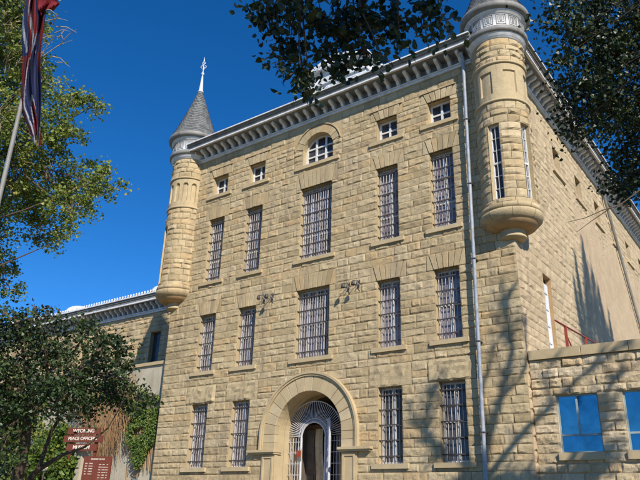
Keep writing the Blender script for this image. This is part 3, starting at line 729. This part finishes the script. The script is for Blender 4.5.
for x in (-29.3, -19.3, -38):
    q = MB(); q.lathe([(1.0, RT_ + .3), (1.0, RT_ + .95), (1.1, RT_ + 1.0)] + [(1.05 * math.cos(t * .157), RT_ + 1.02 + .62 * math.sin(t * .157)) for t in range(10)] + [(.05, RT_ + 1.66)], x, AY + .35, 24); q.build('roof_dome', M['white'], rb, True)

# ------------------------------------------------------------------ ivy wall, left
gw = empty('stucco_yard_wall', (-15, .6, GZ), 'pale stucco yard wall joining the left corner of the prison', 'wall')
q = MB()
def wz(x, z): return noise.noise(Vector((x * .6, z * .6, 5))) * .03
xs = [-40 + i * .78 for i in range(41)]; xs[-1] = -BX; zs = [-.5 + i * .48 for i in range(16)]
q.grid([[(x, .6 + wz(x, z), z) for x in xs] for z in zs]); q.box(-40, -BX, .65, 1.1, -.5, 6.7); q.build('wall_face', M['stucco'], gw, True)
q = MB(); q.box(-40, -BX, .5, 1.15, 6.7, 6.86); q.build('coping', M['smooth'], gw)

# ------------------------------------------------------------------ plants
def leaf(mb, c, s, rg, t, nrm=None):
    a = Vector((rg.gauss(0, 1), rg.gauss(0, 1), rg.gauss(0, 1))).normalized() if nrm is None else (nrm + Vector((rg.gauss(0, .5), rg.gauss(0, .5), rg.gauss(0, .5)))).normalized()
    u = a.orthogonal().normalized(); v = a.cross(u); g = rg.uniform(0, 6.28)
    u, v = u * math.cos(g) + v * math.sin(g), v * math.cos(g) - u * math.sin(g)
    L, W = s, s * rg.uniform(.30, .42); k = a * s * .1
    mb.face([c, c + u * L * .28 + v * W * .9 + k, c + u * L * .62 + v * W * .8 + k, c + u * L, c + u * L * .6 - v * W * .8 + k * .6, c + u * L * .25 - v * W * .9 + k], t)
def crown(name, blobs, nleaf, size, rg, m, par, clump=.32, per=45, spread=1.0, twigs=None):
    """blobs: (centre, radius, weight); leaves gather in clumps with gaps between them; twigs carry each clump"""
    mb = MB(); tw = twigs; tot = sum(b[2] for b in blobs); cl = []
    for c, r, wt in blobs:
        k = max(1, int(nleaf * wt / tot / per))
        for _ in range(k):
            while True:
                d = Vector((rg.uniform(-1, 1), rg.uniform(-1, 1), rg.uniform(-1, 1)))
                if d.length < 1: break
            cc = c + d * r * spread; cl.append((cc, c)); tb = rg.uniform(.05, .85); rr = clump * rg.uniform(.6, 1.3)
            for _ in range(int(per * rg.uniform(.5, 1.5))):
                p = cc + Vector((rg.gauss(0, 1), rg.gauss(0, 1), rg.gauss(0, .75))) * rr * .5
                leaf(mb, p, size * rg.uniform(.6, 1.25), rg, min(1, max(0, tb + rg.uniform(-.25, .25))))
            if tw is not None and rg.random() < .7:
                mid = (cc + c) / 2 + Vector((rg.uniform(-.1, .1), rg.uniform(-.1, .1), .12)) * r
                tw.tube([c, mid, cc], [size * .16, size * .1, size * .05], 4)
    return mb.build(name, m, par)

# -- tall yellow-green cottonwood, upper left
D = 26; T1 = random.Random(11)
tb = at(-60, 330, D); base = Vector((tb.x, tb.y, 0.1))
tr = empty('cottonwood_tree', base, 'tall cottonwood with sunlit yellow green leaves at the upper left behind the flag', 'tree')
pts = [(12, 25, 38), (44, 80, 18), (16, 80, 38), (72, 104, 17), (90, 108, 11), (30, 130, 36), (62, 130, 22), (10, 185, 36), (48, 180, 34), (82, 185, 26), (104, 178, 15), (114, 190, 10), (70, 212, 22), (40, 225, 22), (60, 240, 12), (-10, 120, 50), (-20, 200, 45), (2, 270, 16), (10, 290, 12), (-5, 240, 26), (-30, 40, 55), (-10, -30, 44)]
blobs = [(at(x, y, D + T1.uniform(-1.5, 2)), r / FL * D, r * r) for x, y, r in pts]
tk = MB()
top = at(-20, 60, D + .3); fk = base.lerp(top, .45)
tk.tube([base, base.lerp(fk, .5) + Vector((.1, 0, 0)), fk, top], [.45, .36, .28, .08], 10)
for i, (c, r, wt) in enumerate(blobs):
    s = fk.lerp(top, T1.uniform(0, .8)); mid = (s + c) / 2 + Vector((0, 0, T1.uniform(-.2, .5)))
    tk.tube([s, mid, c], [.05, .035, .015], 6)
tk.build('trunk', M['bark'], tr)
tw = MB(); crown('crown', blobs, 46000, .125, T1, M['leaf_gold'], tr, .36, 44, 1.02, tw); 
for k in range(60):
    p = at(T1.uniform(0, 60), T1.uniform(5, 75), D - 1); q_ = p + Vector((T1.uniform(.3, 1.0), T1.uniform(-.3, .5), T1.uniform(-.5, .7)))
    tw.tube([p, p.lerp(q_, .5) + Vector((0, 0, .12)), q_], [.022, .015, .006], 4)
tw.build('twigs', M['palebark'], tr)

# -- dark small tree, lower left
D = 13; T2 = random.Random(12)
b0 = at(20, 560, D); base = Vector((b0.x, b0.y, -.9))
tr = empty('crabapple_tree', base, 'small spreading tree with dark bronze green leaves at the lower left', 'tree')
pts = [(15, 345, 34), (50, 340, 26), (80, 345, 26), (105, 345, 20), (125, 350, 12), (30, 385, 36), (70, 385, 34), (105, 388, 30), (132, 395, 17), (146, 402, 9), (5, 330, 24), (0, 420, 26), (38, 318, 9), (-15, 370, 45), (-20, 440, 40), (90, 325, 8), (55, 395, 25), (120, 375, 14), (-5, 465, 20)]
blobs = [(at(x, y, D + T2.uniform(-.9, .9)), r / FL * D, r * r) for x, y, r in pts]
tk = MB(); f1 = at(28, 415, D)
tk.tube([base, at(17, 478, D), at(25, 445, D), f1, at(48, 392, D + .2), at(70, 370, D + .3)], [.16, .12, .1, .085, .06, .03], 8)
tk.tube([at(10, 500, D + .3), at(38, 470, D + .2), at(62, 455, D + .1), at(85, 447, D), at(108, 428, D), at(124, 400, D)], [.08, .055, .035, .022, .016, .008], 7)
tk.tube([at(25, 445, D), at(12, 415, D + .2), at(5, 370, D + .1)], [.06, .04, .02], 6)
tk.tube([f1, at(30, 385, D), at(22, 350, D)], [.06, .04, .02], 6)
tk.tube([at(38, 470, D + .2), at(52, 430, D + .4), at(85, 380, D + .4)], [.05, .035, .02], 6)
tk.tube([at(-30, 385, D), at(20, 388, D), at(80, 372, D), at(130, 380, D)], [.05, .045, .03, .01], 6)
for c, r, wt in blobs:
    s = at(T2.uniform(20, 80), T2.uniform(375, 400), D); tk.tube([s, (s + c) / 2 + Vector((0, 0, .1)), c], [.03, .02, .01], 5)
tk.build('trunk', M['bark'], tr)
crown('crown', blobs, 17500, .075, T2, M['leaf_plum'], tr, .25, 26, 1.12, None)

# -- large dark tree at the right with a bough hanging over the top of the view
T3 = random.Random(13)
base = Vector((21.5, -15.5, -1.4))
tr = empty('overhanging_tree', base, 'large tree with shade-darkened leaves at the right whose bough hangs into the top of the view', 'tree')
tk = MB(); top = base + Vector((-.5, .5, 10))
tk.tube([base, base + Vector((.1, 0, 2.5)), base + Vector((-.2, .2, 5.5)), top], [.42, .34, .28, .16], 12)
blobs = []
for x, y, r, D in ((640, 30, 46, 10), (610, 60, 34, 9.6), (645, 100, 50, 10), (600, 110, 32, 9.8), (640, 160, 34, 10.4), (575, 35, 22, 9.3), (560, 60, 12, 9.2), (580, 90, 22, 9.5), (625, 185, 20, 10.2), (575, 130, 14, 9.8), (560, 8, 16, 9.4), (600, 5, 30, 9.6), (700, 60, 70, 10.5), (700, 160, 60, 10.5), (690, -50, 80, 10.5), (600, -60, 60, 10), (780, 100, 90, 11), (760, -60, 90, 11), (800, -180, 120, 11), (680, -180, 90, 11)):
    blobs.append((at(x, y, D), r / FL * D, r * r * (1 if x < 660 else .35)))
for c, r, wt in blobs:
    s = base.lerp(top, T3.uniform(.5, 1)); o1 = Vector((T3.uniform(-.5, .5), T3.uniform(-.5, .5), T3.uniform(-.2, .7))); tk.tube([s, s.lerp(c, .33) + o1, s.lerp(c, .7) - o1 * .5, c], [.02, .014, .009, .004], 5)
tw = MB()
ov = []
for x, y, r in ((268, 18, 20), (290, 45, 22), (300, 75, 16), (335, 30, 26), (330, 62, 18), (360, 10, 26), (365, 50, 16), (395, 20, 20), (400, 48, 12), (425, 12, 18), (432, 38, 9), (255, 5, 12), (310, 92, 9), (300, 8, 22), (385, 62, 8), (345, 72, 10), (440, 22, 8), (270, 58, 8)):
    ov.append((at(x, y, 7 + T3.uniform(-.5, .5)), r / FL * 7, r * r))
lo = at(345, -60, 7.2); l2 = at(520, -140, 8.5)
tk.tube([base + Vector((-.2, .2, 5.2)), at(760, -250, 9), l2, lo], [.2, .15, .1, .055], 8)
hub = [at(300, -30, 7), at(350, -35, 7.1), at(400, -30, 7.2), at(435, -35, 7.1)]
tk.tube([lo, hub[1], hub[0]], [.05, .035, .02], 6); tk.tube([lo, hub[2], hub[3]], [.05, .03, .02], 6)
for c, r, wt in ov:
    h = min(hub, key=lambda q: (q - c).length); tk.tube([h, (h + c) / 2 + Vector((T3.uniform(-.06, .06), 0, .03)), c], [.016, .010, .005], 5)
tk.tube([at(640, 190, 8.5), at(620, 205, 8.5), at(603, 210, 8.4), at(585, 218, 8.4), at(568, 222, 8.4)], [.012, .010, .007, .005, .003], 4)
tk.tube([at(612, 207, 8.5), at(590, 222, 8.5), at(577, 232, 8.5)], [.008, .005, .003], 4)
tk.build('trunk', M['bark'], tr)
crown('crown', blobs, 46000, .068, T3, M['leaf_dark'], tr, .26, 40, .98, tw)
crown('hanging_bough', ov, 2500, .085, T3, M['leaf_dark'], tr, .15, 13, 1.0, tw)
# unseen leaf clumps added between the bough and the sun to shade it
up = []
for _ in range(26):
    c, r, wt = T3.choice(ov); up.append((c + SUN * T3.uniform(1.6, 4.0) + Vector((T3.uniform(-.4, .4), T3.uniform(-.4, .4), T3.uniform(.1, .8))), .45, 1))
up = [u for u in up if (lambda v: 240 - FL * v.dot(CU) / v.dot(CF) < -25 or v.dot(CF) < .5)(u[0] - CP)]
if up: crown('shading_crown', up, 9000, .10, T3, M['leaf_dark'], tr, .5, 30, 1.0, tw)
tw.build('twigs', M['bark'], tr)

# -- bare tree off to the right: its branches throw the shadows on the lower walls
T4 = random.Random(14)
def lift(p, t): return Vector((p[0] + 1.4 * t, -t, p[1] + 1.2 * t))
base = Vector((lift((6.9, 1.2), 7.5).x, -7.5, -.2))
tr = empty('bare_tree', base, 'bare branched tree standing right of the view, seen by its shadow on the lower wall', 'tree')
tk = MB(); fk = lift((6.9, .9), 7.5)
tk.tube([base, base.lerp(fk, .5), fk], [.3, .25, .2], 10)
br = [([(6.9, .9), (7.28, 2.4), (7.82, 3.65), (8.36, 5.24), (8.24, 6.64), (8.19, 7.37)], .11), ([(6.9, .9), (7.85, 1.92), (8.74, 2.8), (9.64, 3.58), (10.62, 4.36), (11.26, 4.76), (12.2, 5.2)], .09),
      ([(6.9, .9), (6.14, 1.9), (5.59, 2.07), (5.11, 2.48), (5.02, 2.99), (5.28, 3.82), (5.61, 4.32)], .085), ([(7.0, 1), (9.42, 1.25), (10.03, 1.87), (10.4, 2.58), (10.91, 3.14), (11.34, 3.84), (11.79, 4.4)], .10),
      ([(7.82, 3.65), (8.55, 4.24), (8.95, 5.01), (8.96, 5.85), (9.1, 6.5)], .05), ([(7.28, 2.4), (7.13, 3.69), (7.58, 4.99), (7.99, 5.8)], .055), ([(5.11, 2.48), (4.6, 3.1), (4.5, 3.9)], .04), ([(6.14, 1.9), (5.9, 2.9), (6.1, 3.7), (5.8, 4.5)], .04),
      ([(8.36, 5.24), (8.0, 6.1), (7.7, 6.6)], .03), ([(9.64, 3.58), (9.5, 4.5), (9.9, 5.0)], .04), ([(10.4, 2.58), (11.1, 2.7), (11.9, 3.2)], .05)]
for P, r in br:
    n_ = len(P); t = 7.5; r *= 1.3 if r > .08 else 1; pp = [lift(p, t + .12 * i * (1 if r > .09 else -1)) for i, p in enumerate(P)]
    tk.tube(pp, [r * (1 - .75 * i / (n_ - 1)) for i in range(n_)], 7)
    for i in range(1, n_):
        for _ in range(8):
            s = pp[i - 1].lerp(pp[i], T4.random()); d = (pp[i] - pp[i - 1]).normalized() + Vector((T4.uniform(-.8, .8), T4.uniform(-.5, .5), T4.uniform(-.3, .8)))
            e_ = s + d.normalized() * T4.uniform(.3, .9); tk.tube([s, (s + e_) / 2 + Vector((0, 0, .05)), e_], [r * .4, r * .28, .012], 4)
tk.build('trunk', M['bark'], tr)
tf = [(lift(p, 7.5), r_, wt) for p, r_, wt in (((7.2, .6), .5, 3), ((6.4, 1.0), .3, 1.2), ((8.9, .9), .45, 2), ((10.7, 2.9), .3, 1.5), ((11.1, 2.0), .25, .8), ((9.9, .9), .4, 1.5), ((5.6, 2.1), .15, .5), ((11.0, 3.4), .2, .7), ((7.9, .7), .4, 2.5), ((6.0, .8), .25, 1), ((10.4, 1.6), .3, 1.2), ((8.5, 6.1), .3, .25), ((5.2, 3.4), .3, .25))]
crown('crown', tf, 9500, .11, T4, M['leaf_dark'], tr, .3, 25, 1.0)
# -- poplar whose pointed top shades the side wall
base = Vector((23.2, -1.6, .1))
tr = empty('poplar_tree', base, 'tall narrow poplar right of the view whose spiked shadow falls on the side wall', 'tree')
tk = MB(); tk.tube([base, base + Vector((0, 0, 12)), base + Vector((0, .1, 22.5))], [.3, .2, .03], 8)
sh = lambda y, z, t: Vector((BX + 1.4 * t, y - t, z + 1.2 * t))
def spike(y0, z0, y1, z1, r):
    t = 10.2; a, b = sh(y0, z0, t), sh(y1, z1, t); tk.tube([Vector((base.x, base.y, a.z - 1.5)), a, a.lerp(b, .6), b], [.05, .04, .03, .01], 5); return a, b, r
lfm = MB()
for y0, z0, y1, z1, r in ((8.6, 7.2, 9.3, 12.0, .22), (10.0, 7.5, 10.4, 11.0, .34), (7.6, 6.4, 7.0, 9.4, .16), (8.0, 6.8, 7.7, 10.8, .17), (11.3, 7.0, 11.1, 10.2, .28), (9.2, 6.0, 9.5, 11.0, .4), (12.4, 6.2, 12.6, 9.2, .2), (10.6, 6.0, 11.4, 9.0, .36), (8.6, 6, 8.8, 9.4, .3), (10.0, 5.5, 10.3, 9.5, .45), (11.8, 5.5, 12.0, 8.4, .35)):
    a, b, r = spike(y0, z0, y1, z1, r)
    for k in range(1150):
        f_ = T4.random() ** .8; p = a.lerp(b, f_); s = r * 2.1 * (1.15 - f_)
        leaf(lfm, p + Vector((T4.gauss(0, s * .7), T4.gauss(0, s * .7), T4.gauss(0, .3))), .15, T4, T4.random())
for k in range(2200):
    z = T4.uniform(3, 17); s = .9 * (1 - abs(z - 9) / 10); leaf(lfm, base + Vector((T4.gauss(0, s * .6), T4.gauss(0, s * .6), z)), .14, T4, T4.random())
tk.build('trunk', M['bark'], tr); lfm.build('crown', M['leaf_gold'], tr)

# -- tree across the road behind the viewer, mirrored in the annex glass
base = Vector((4.2, -45, -1.6)); tr = empty('roadside_tree', base, 'round leafy tree behind the viewer, mirrored in the right annex window', 'tree')
tk = MB(); tk.tube([base, base + Vector((.1, 0, 3)), base + Vector((0, .2, 7))], [.3, .22, .08], 8); tk.build('trunk', M['bark'], tr)
crown('crown', [(base + Vector(q), r_, r_) for q, r_ in (((0, 0, 5), 2.6), ((1.8, .5, 5.5), 2.0), ((-1.9, 0, 4.6), 2.0), ((.2, 0, 7.4), 1.9), ((3.4, 0, 4.4), 1.6), ((-3.6, 0, 4.0), 1.6))], 7000, .28, T4, M['leaf_dark'], tr, .7, 30)

# -- wall climbers and shrubs
T5 = random.Random(15)
iv = empty('green_ivy', (-9.7, .5, GZ), 'bright green ivy climbing the yard wall next to the prison corner', 'plant')
mb = MB()
def ivyz(x): return 5.0 + .35 * math.sin(x * 2.1), 2.3 + .6 * math.sin(x * 3.3 + 1)
for k in range(5200):
    x = T5.uniform(-11.35, -9.35); hi, lo_ = ivyz(x); z = T5.uniform(lo_, hi + .4)
    if noise.noise(Vector((x * 1.6, z * 1.6, 2))) < -.28: continue
    tt = .5 + .45 * noise.noise(Vector((x * 2, z * 2, 9))); leaf(mb, Vector((x, .42 - abs(T5.gauss(0, .12)), z)), T5.uniform(.07, .13), T5, min(1, max(0, tt + T5.uniform(-.3, .3))), Vector((.2, -1, .3)))
mb.build('foliage', M['leaf_ivy'], iv)
mb = MB()
for k in range(22):
    x = T5.uniform(-11.2, -9.5); mb.tube([(x, .5, T5.uniform(1.2, 2.6)), (x + T5.uniform(-.2, .2), .48, 3.2), (x + T5.uniform(-.3, .3), .5, T5.uniform(4, 5))], .015, 4)
mb.build('stem', M['vine'], iv)
dv = empty('dry_vine', (-13, .4, GZ), 'dry brown vine hanging down the yard wall above the museum signs', 'plant')
mb = MB()
for k in range(760):
    x = T5.gauss(-13.1, .85); zt = 5.5 + T5.uniform(-1.2, .9); l = T5.uniform(.8, 2.9) * max(.5, 1.15 - abs(x + 13) * .2); a = T5.gauss(.1, .35); y = .42 - T5.random() * .3
    if not -15.8 < x < -11.1: continue
    P = [Vector((x, y, zt))]
    for i in range(1, 6): P.append(Vector((x + a * i / 5 + T5.gauss(0, .07), y - .1 * math.sin(i * .6) + T5.gauss(0, .02), zt - l * i / 5)))
    mb.tube(P, [.018, .017, .015, .012, .009, .004], 4, T5.random())
mb.build('stem', M['vine'], dv)
mb = MB()
for k in range(1500):
    x = T5.uniform(-16, -11.3); z = 5.6 + T5.gauss(0, .45) - .15 * abs(x + 13); leaf(mb, Vector((x, .2 - abs(T5.gauss(0, .15)), z)), .10, T5, T5.uniform(.3, 1), None)
mb.build('foliage', M['leaf_ivy'], dv)
k_ = 0
labs = ['leafy bright green shrub at the left edge below the dark tree', 'bright green shrub left of the white globe lamp', 'green shrub beside the museum name sign', 'low green shrub at the foot of the museum name sign', 'tall green shrub against the yard wall behind the dark tree trunk']
for (x, y, r, D), lab in zip(((15, 440, 26, 24), (35, 465, 24, 22), (58, 440, 18, 24), (66, 470, 14, 21), (30, 408, 24, 27)), labs):
    c = at(x, y, D); gz = 0.1; e_ = empty('shrub', (c.x, c.y, gz), lab, 'shrub', 'green shrubs below the dark tree')
    st = MB()
    for q in range(7): st.tube([(c.x + T5.uniform(-.1, .1), c.y, gz), c + Vector((T5.uniform(-.3, .3), T5.uniform(-.2, .2), 0))], [.03, .012], 4)
    st.build('stem', M['bark'], e_)
    rr = r / FL * D; bl = [(c + Vector((T5.uniform(-.4, .4), T5.uniform(-.3, .3), T5.uniform(-.5, .5))) * rr, rr * .7, 1) for _ in range(5)]
    bl += [(Vector((c.x, c.y, gz + (c.z - gz) * f_)), rr * .8, .8) for f_ in (.35, .65)]
    crown('foliage', bl, 3600, .12, T5, M['leaf_ivy'], e_, .25, 30)

# ------------------------------------------------------------------ signs, lamp, flag
def text(body, size, T, par, m, name='lettering', ext=.006):
    cu = bpy.data.curves.new('t', 'FONT'); cu.body = body; cu.size = size; cu.align_x = 'CENTER'; cu.align_y = 'CENTER'; cu.extrude = ext; cu.offset = size * .012
    o = bpy.data.objects.new('t', cu); COL.objects.link(o); bpy.context.view_layer.update()
    me = bpy.data.meshes.new_from_object(o.evaluated_get(bpy.context.evaluated_depsgraph_get())); bpy.data.objects.remove(o)
    me.transform(T); me.materials.clear(); me.materials.append(m)
    b = bpy.data.objects.new(name, me); COL.objects.link(b); b.parent = par; b.matrix_parent_inverse = Matrix.Translation(-ORG[par.name]) if par.name in ORG else Matrix()
    return b
ang = math.atan2(CR.y, CR.x) * .55
XA = Vector((math.cos(ang), math.sin(ang), 0)); YA = Vector((-XA.y, XA.x, 0)); ZA = Vector((0, 0, 1))
def frame_T(c): return lambda p: c + XA * p.x + YA * p.y + ZA * p.z
def textM(c): 
    mm_ = Matrix((XA, ZA, -YA)).transposed().to_4x4(); mm_.translation = c; return mm_
D = 21; c = at(84, 434, D); sg = empty('museum_name_sign', (c.x, c.y, .1), 'dark red wooden museum name sign of three lettered boards on posts', 'sign')
T = frame_T(Vector((c.x, c.y, 0)))
hts = [at(84, 435 + dy, D).z for dy in (-4, 4, 13)]
for (zz, wd), tx in zip(zip(hts, (1.15, 1.38, 1.08)), ('WYOMING', 'PEACE OFFICERS', 'MUSEUM')):
    zz -= 0.0
    q = MB(); q.box(-wd / 2, wd / 2, -.03, .03, zz - .10, zz + .10, T=T); bd = q.build('board', M['redwood'], sg)
    ob = text(tx, .155 if tx != 'PEACE OFFICERS' else .14, textM(Vector((c.x, c.y, zz)) - YA * .036), sg, M['letters'])
for x in (-.5, .42):
    q = MB(); q.box(x, x + .08, .03, .1, .1, hts[0] + .1, T=T); q.build('post', M['redwood'], sg)
D = 20; c = at(96, 474, D); sg = empty('visitor_information_board', (c.x, c.y, .1), 'reddish brown information board with white text below the museum name sign', 'sign')
T = frame_T(Vector((c.x, c.y, 0))); zt = at(96, 456, D).z; wd = .95
q = MB(); q.box(-wd / 2, wd / 2, -.03, .03, zt - 1.35, zt, T=T); q.build('board', M['redwood'], sg)
q = MB(); z = zt - .19
def word(x, w_, za, h):
    u = x
    while u < x + w_ - .01:
        q.box(u, u + .009, -.036, -.03, za, za + h, T=T)
        if T5.random() < .7: q.box(u + .009, u + .018, -.036, -.03, za + T5.choice((0, h * .4, h * .75)), za + T5.choice((0, h * .4, h * .75)) + h * .25 if False else za + h, T=T) if T5.random() < .3 else q.box(u + .009, u + .02, -.036, -.03, za + h * .38, za + h * .62, T=T)
        u += .028
for x, wl in ((-.22, .1), (-.10, .13), (.06, .07), (.15, .12)): word(x, wl, zt - .1, .045)
for i in range(8):
    if i < 5:
        x = -.40
        for wl in (.08, .14): word(x, wl * T5.uniform(.8, 1.1), z - .028, .03); x += wl + .05
    x = .08
    for wl in (.1, .13, .06): word(x, wl * T5.uniform(.7, 1.1), z - .054, .026); x += wl + .02
    z -= .075
q.build('small_text', M['letters'], sg)
for x in (-.42, .34):
    q = MB(); q.box(x, x + .08, .03, .11, .1, zt - .05, T=T); q.build('post', M['redwood'], sg)
c = at(79, 480, 20.8); pi = MB(); pi.box(c.x - .14, c.x + .14, c.y - .14, c.y + .14, -.5, at(79, 452, 20.8).z, tint=.8); pi.box(c.x - .17, c.x + .17, c.y - .17, c.y + .17, at(79, 452, 20.8).z, at(79, 450, 20.8).z)
tag(pi.build('gate_pier', M['stucco'], None), 'narrow pale stucco pier standing left of the brown information board', 'pier')
D = 21.5; c = at(44, 470, D); e_ = empty('globe_lamp', (c.x, c.y, .1), 'small white globe lamp on a thin post among the green shrubs', 'lamp')
q = MB(); q.tube([(c.x, c.y, .1), (c.x, c.y, c.z)], .025, 8); q.build('post', M['strap'], e_); q = MB(); q.ball((c.x, c.y, c.z + .05), .13, 10, .8); q.build('lamp_shade', M['lamp'], e_, True)

# flag
FM = bpy.data.materials.new('flag_cloth'); FM.use_nodes = True; t = FM.node_tree; b = t.nodes['Principled BSDF']; b.inputs['Roughness'].default_value = .8
an = N(t, 'ShaderNodeAttribute', attribute_name='tint'); cr = N(t, 'ShaderNodeValToRGB'); cr.color_ramp.interpolation = 'CONSTANT'
els = cr.color_ramp.elements; els[0].position = 0; els[0].color = (.19, .008, .014, 1); els[1].position = .33; els[1].color = (.36, .36, .40, 1); e2 = els.new(.66); e2.color = (.012, .02, .085, 1)  # cloth colours darkened, holding the shade of the backlit flag
t.links.new(an.outputs['Fac'], cr.inputs[0]); t.links.new(cr.outputs[0], b.inputs['Base Color'])
D = 12; p0 = at(20, 110, D); pb = Vector((p0.x, p0.y, -.7))
fg = empty('flagpole', pb, 'slim grey flagpole at the upper left edge of the view', 'flagpole')
q = MB(); q.tube([pb, Vector((p0.x, p0.y, 9.5))], [.045, .035], 10); q.build('pole', M['grey'], fg, True); q = MB(); q.ball((p0.x, p0.y, 9.6), .1, 10); q.build('finial', M['pipe'], fg, True)
# limp cloth: u along the gathered width, v down the fall
flb = MB(); nu, nv_ = 44, 60; RX = XA; P = []
for j in range(nv_ + 1):
    v = j / nv_; py = -40 + 181 * v
    if v > .93: ws = .62 - (v - .93) * 4.5
    else: ws = .62
    xr = 44 - 3 * v + (1.5 * math.sin(v * 7)); xl = (32 - 7 * math.sin(min(1, v * 1.1) * math.pi * .9) - 7 * v)
    if v > .8: xl += (v - .8) * 50
    row = []
    for i in range(nu + 1):
        u = i / nu; px = xl + (xr - xl) * u; fold = math.sin(u * 15 + v * 3 + 1.2 * math.sin(v * 5)) * .10 + .05 * math.sin(u * 31 + v * 9)
        row.append(at(px + 1.2 * math.sin(v * 14 + u * 4), py + 6 * math.sin(u * 7 + v * 2) * v, D + fold * (1 - .3 * v) - .05))
    P.append(row)
for j in range(nv_):
    for i in range(nu):
        u = (i + .5) / nu; v = (j + .5) / nv_
        s = v * 1.0 + .10 * math.sin(u * 9 + v * 4)
        edge = (u + .12 * math.sin(v * 9)) 
        if s > .90: tt = .1
        elif s > .865: tt = .5
        elif edge < .22 and v > .52: tt = .1
        elif edge < .29 and v > .55: tt = .5
        elif s > .58: tt = .9
        elif s > .50 and edge > .35: tt = .5 if edge < .62 else .9
        elif v < .5 and (math.sin(u * 19 + 3 * math.sin(v * 8)) > .55): tt = .9 if u > .5 else .5
        else: tt = .1 if edge > .25 else .9
        flb.face([P[j][i], P[j][i + 1], P[j + 1][i + 1], P[j + 1][i]], tt)
tag(flb.build('flag', FM, None, True), 'limp red, white and dark blue flag hanging on the pole at the upper left', 'flag')
lp = MB()   # upper corner of the flag caught by the breeze
for j in range(10):
    for i in range(10):
        def Q(a, b): 
            r = 1 - abs(b / 10 - .5) * .6; return at(38 + a * 2.2 * r, -4 + b * 1.5 + math.sin(a * .7) * 2 - (a - 5) ** 2 * .05, D - .12 + .06 * math.sin(a * .9 + b * .5))
        lp.face([Q(i, j), Q(i + 1, j), Q(i + 1, j + 1), Q(i, j + 1)], .1)
lpo = lp.build('flag_corner', FM, bpy.data.objects['flag'], True)

# ------------------------------------------------------------------ ground
def gh(x, y):
    t = min(1, max(0, (y + 19) / 12)); t = t * t * (3 - 2 * t)
    return -1.6 + 1.7 * t + .04 * noise.noise(Vector((x * .2, y * .2, 0)))
def axis(a, b, s, far):
    v = [a + i * s for i in range(int((b - a) / s) + 1)]
    return [-far, -far / 3, a - 60, a - 20] + v + [b + 20, b + 60, far / 3, far]
q = MB(); xs = axis(-40, 40, 2, 1500); ys = axis(-40, 40, 2, 1500)
q.grid([[(x, y, gh(x, y)) for x in xs] for y in ys]); tag(q.build('ground', M['grass'], None, True), kind='structure')
q = MB(); ys_ = [-19 + i for i in range(18)]
q.grid([[(x, y, gh(x, y) + .03) for x in (-1.8, -.6, .6, 1.8)] for y in ys_] ); tag(q.build('path', M['paving'], None, True), kind='structure')
st = MB()
for k in range(3): st.box(-2.2, 2.2, -.3 - .35 * (k + 1), -.3 - .35 * k, -.3, GZ + .2 - .1 * (k + 1) + .08)
tag(st.build('entrance_steps', M['smooth'], None), 'low stone steps in front of the arched entrance', 'steps')
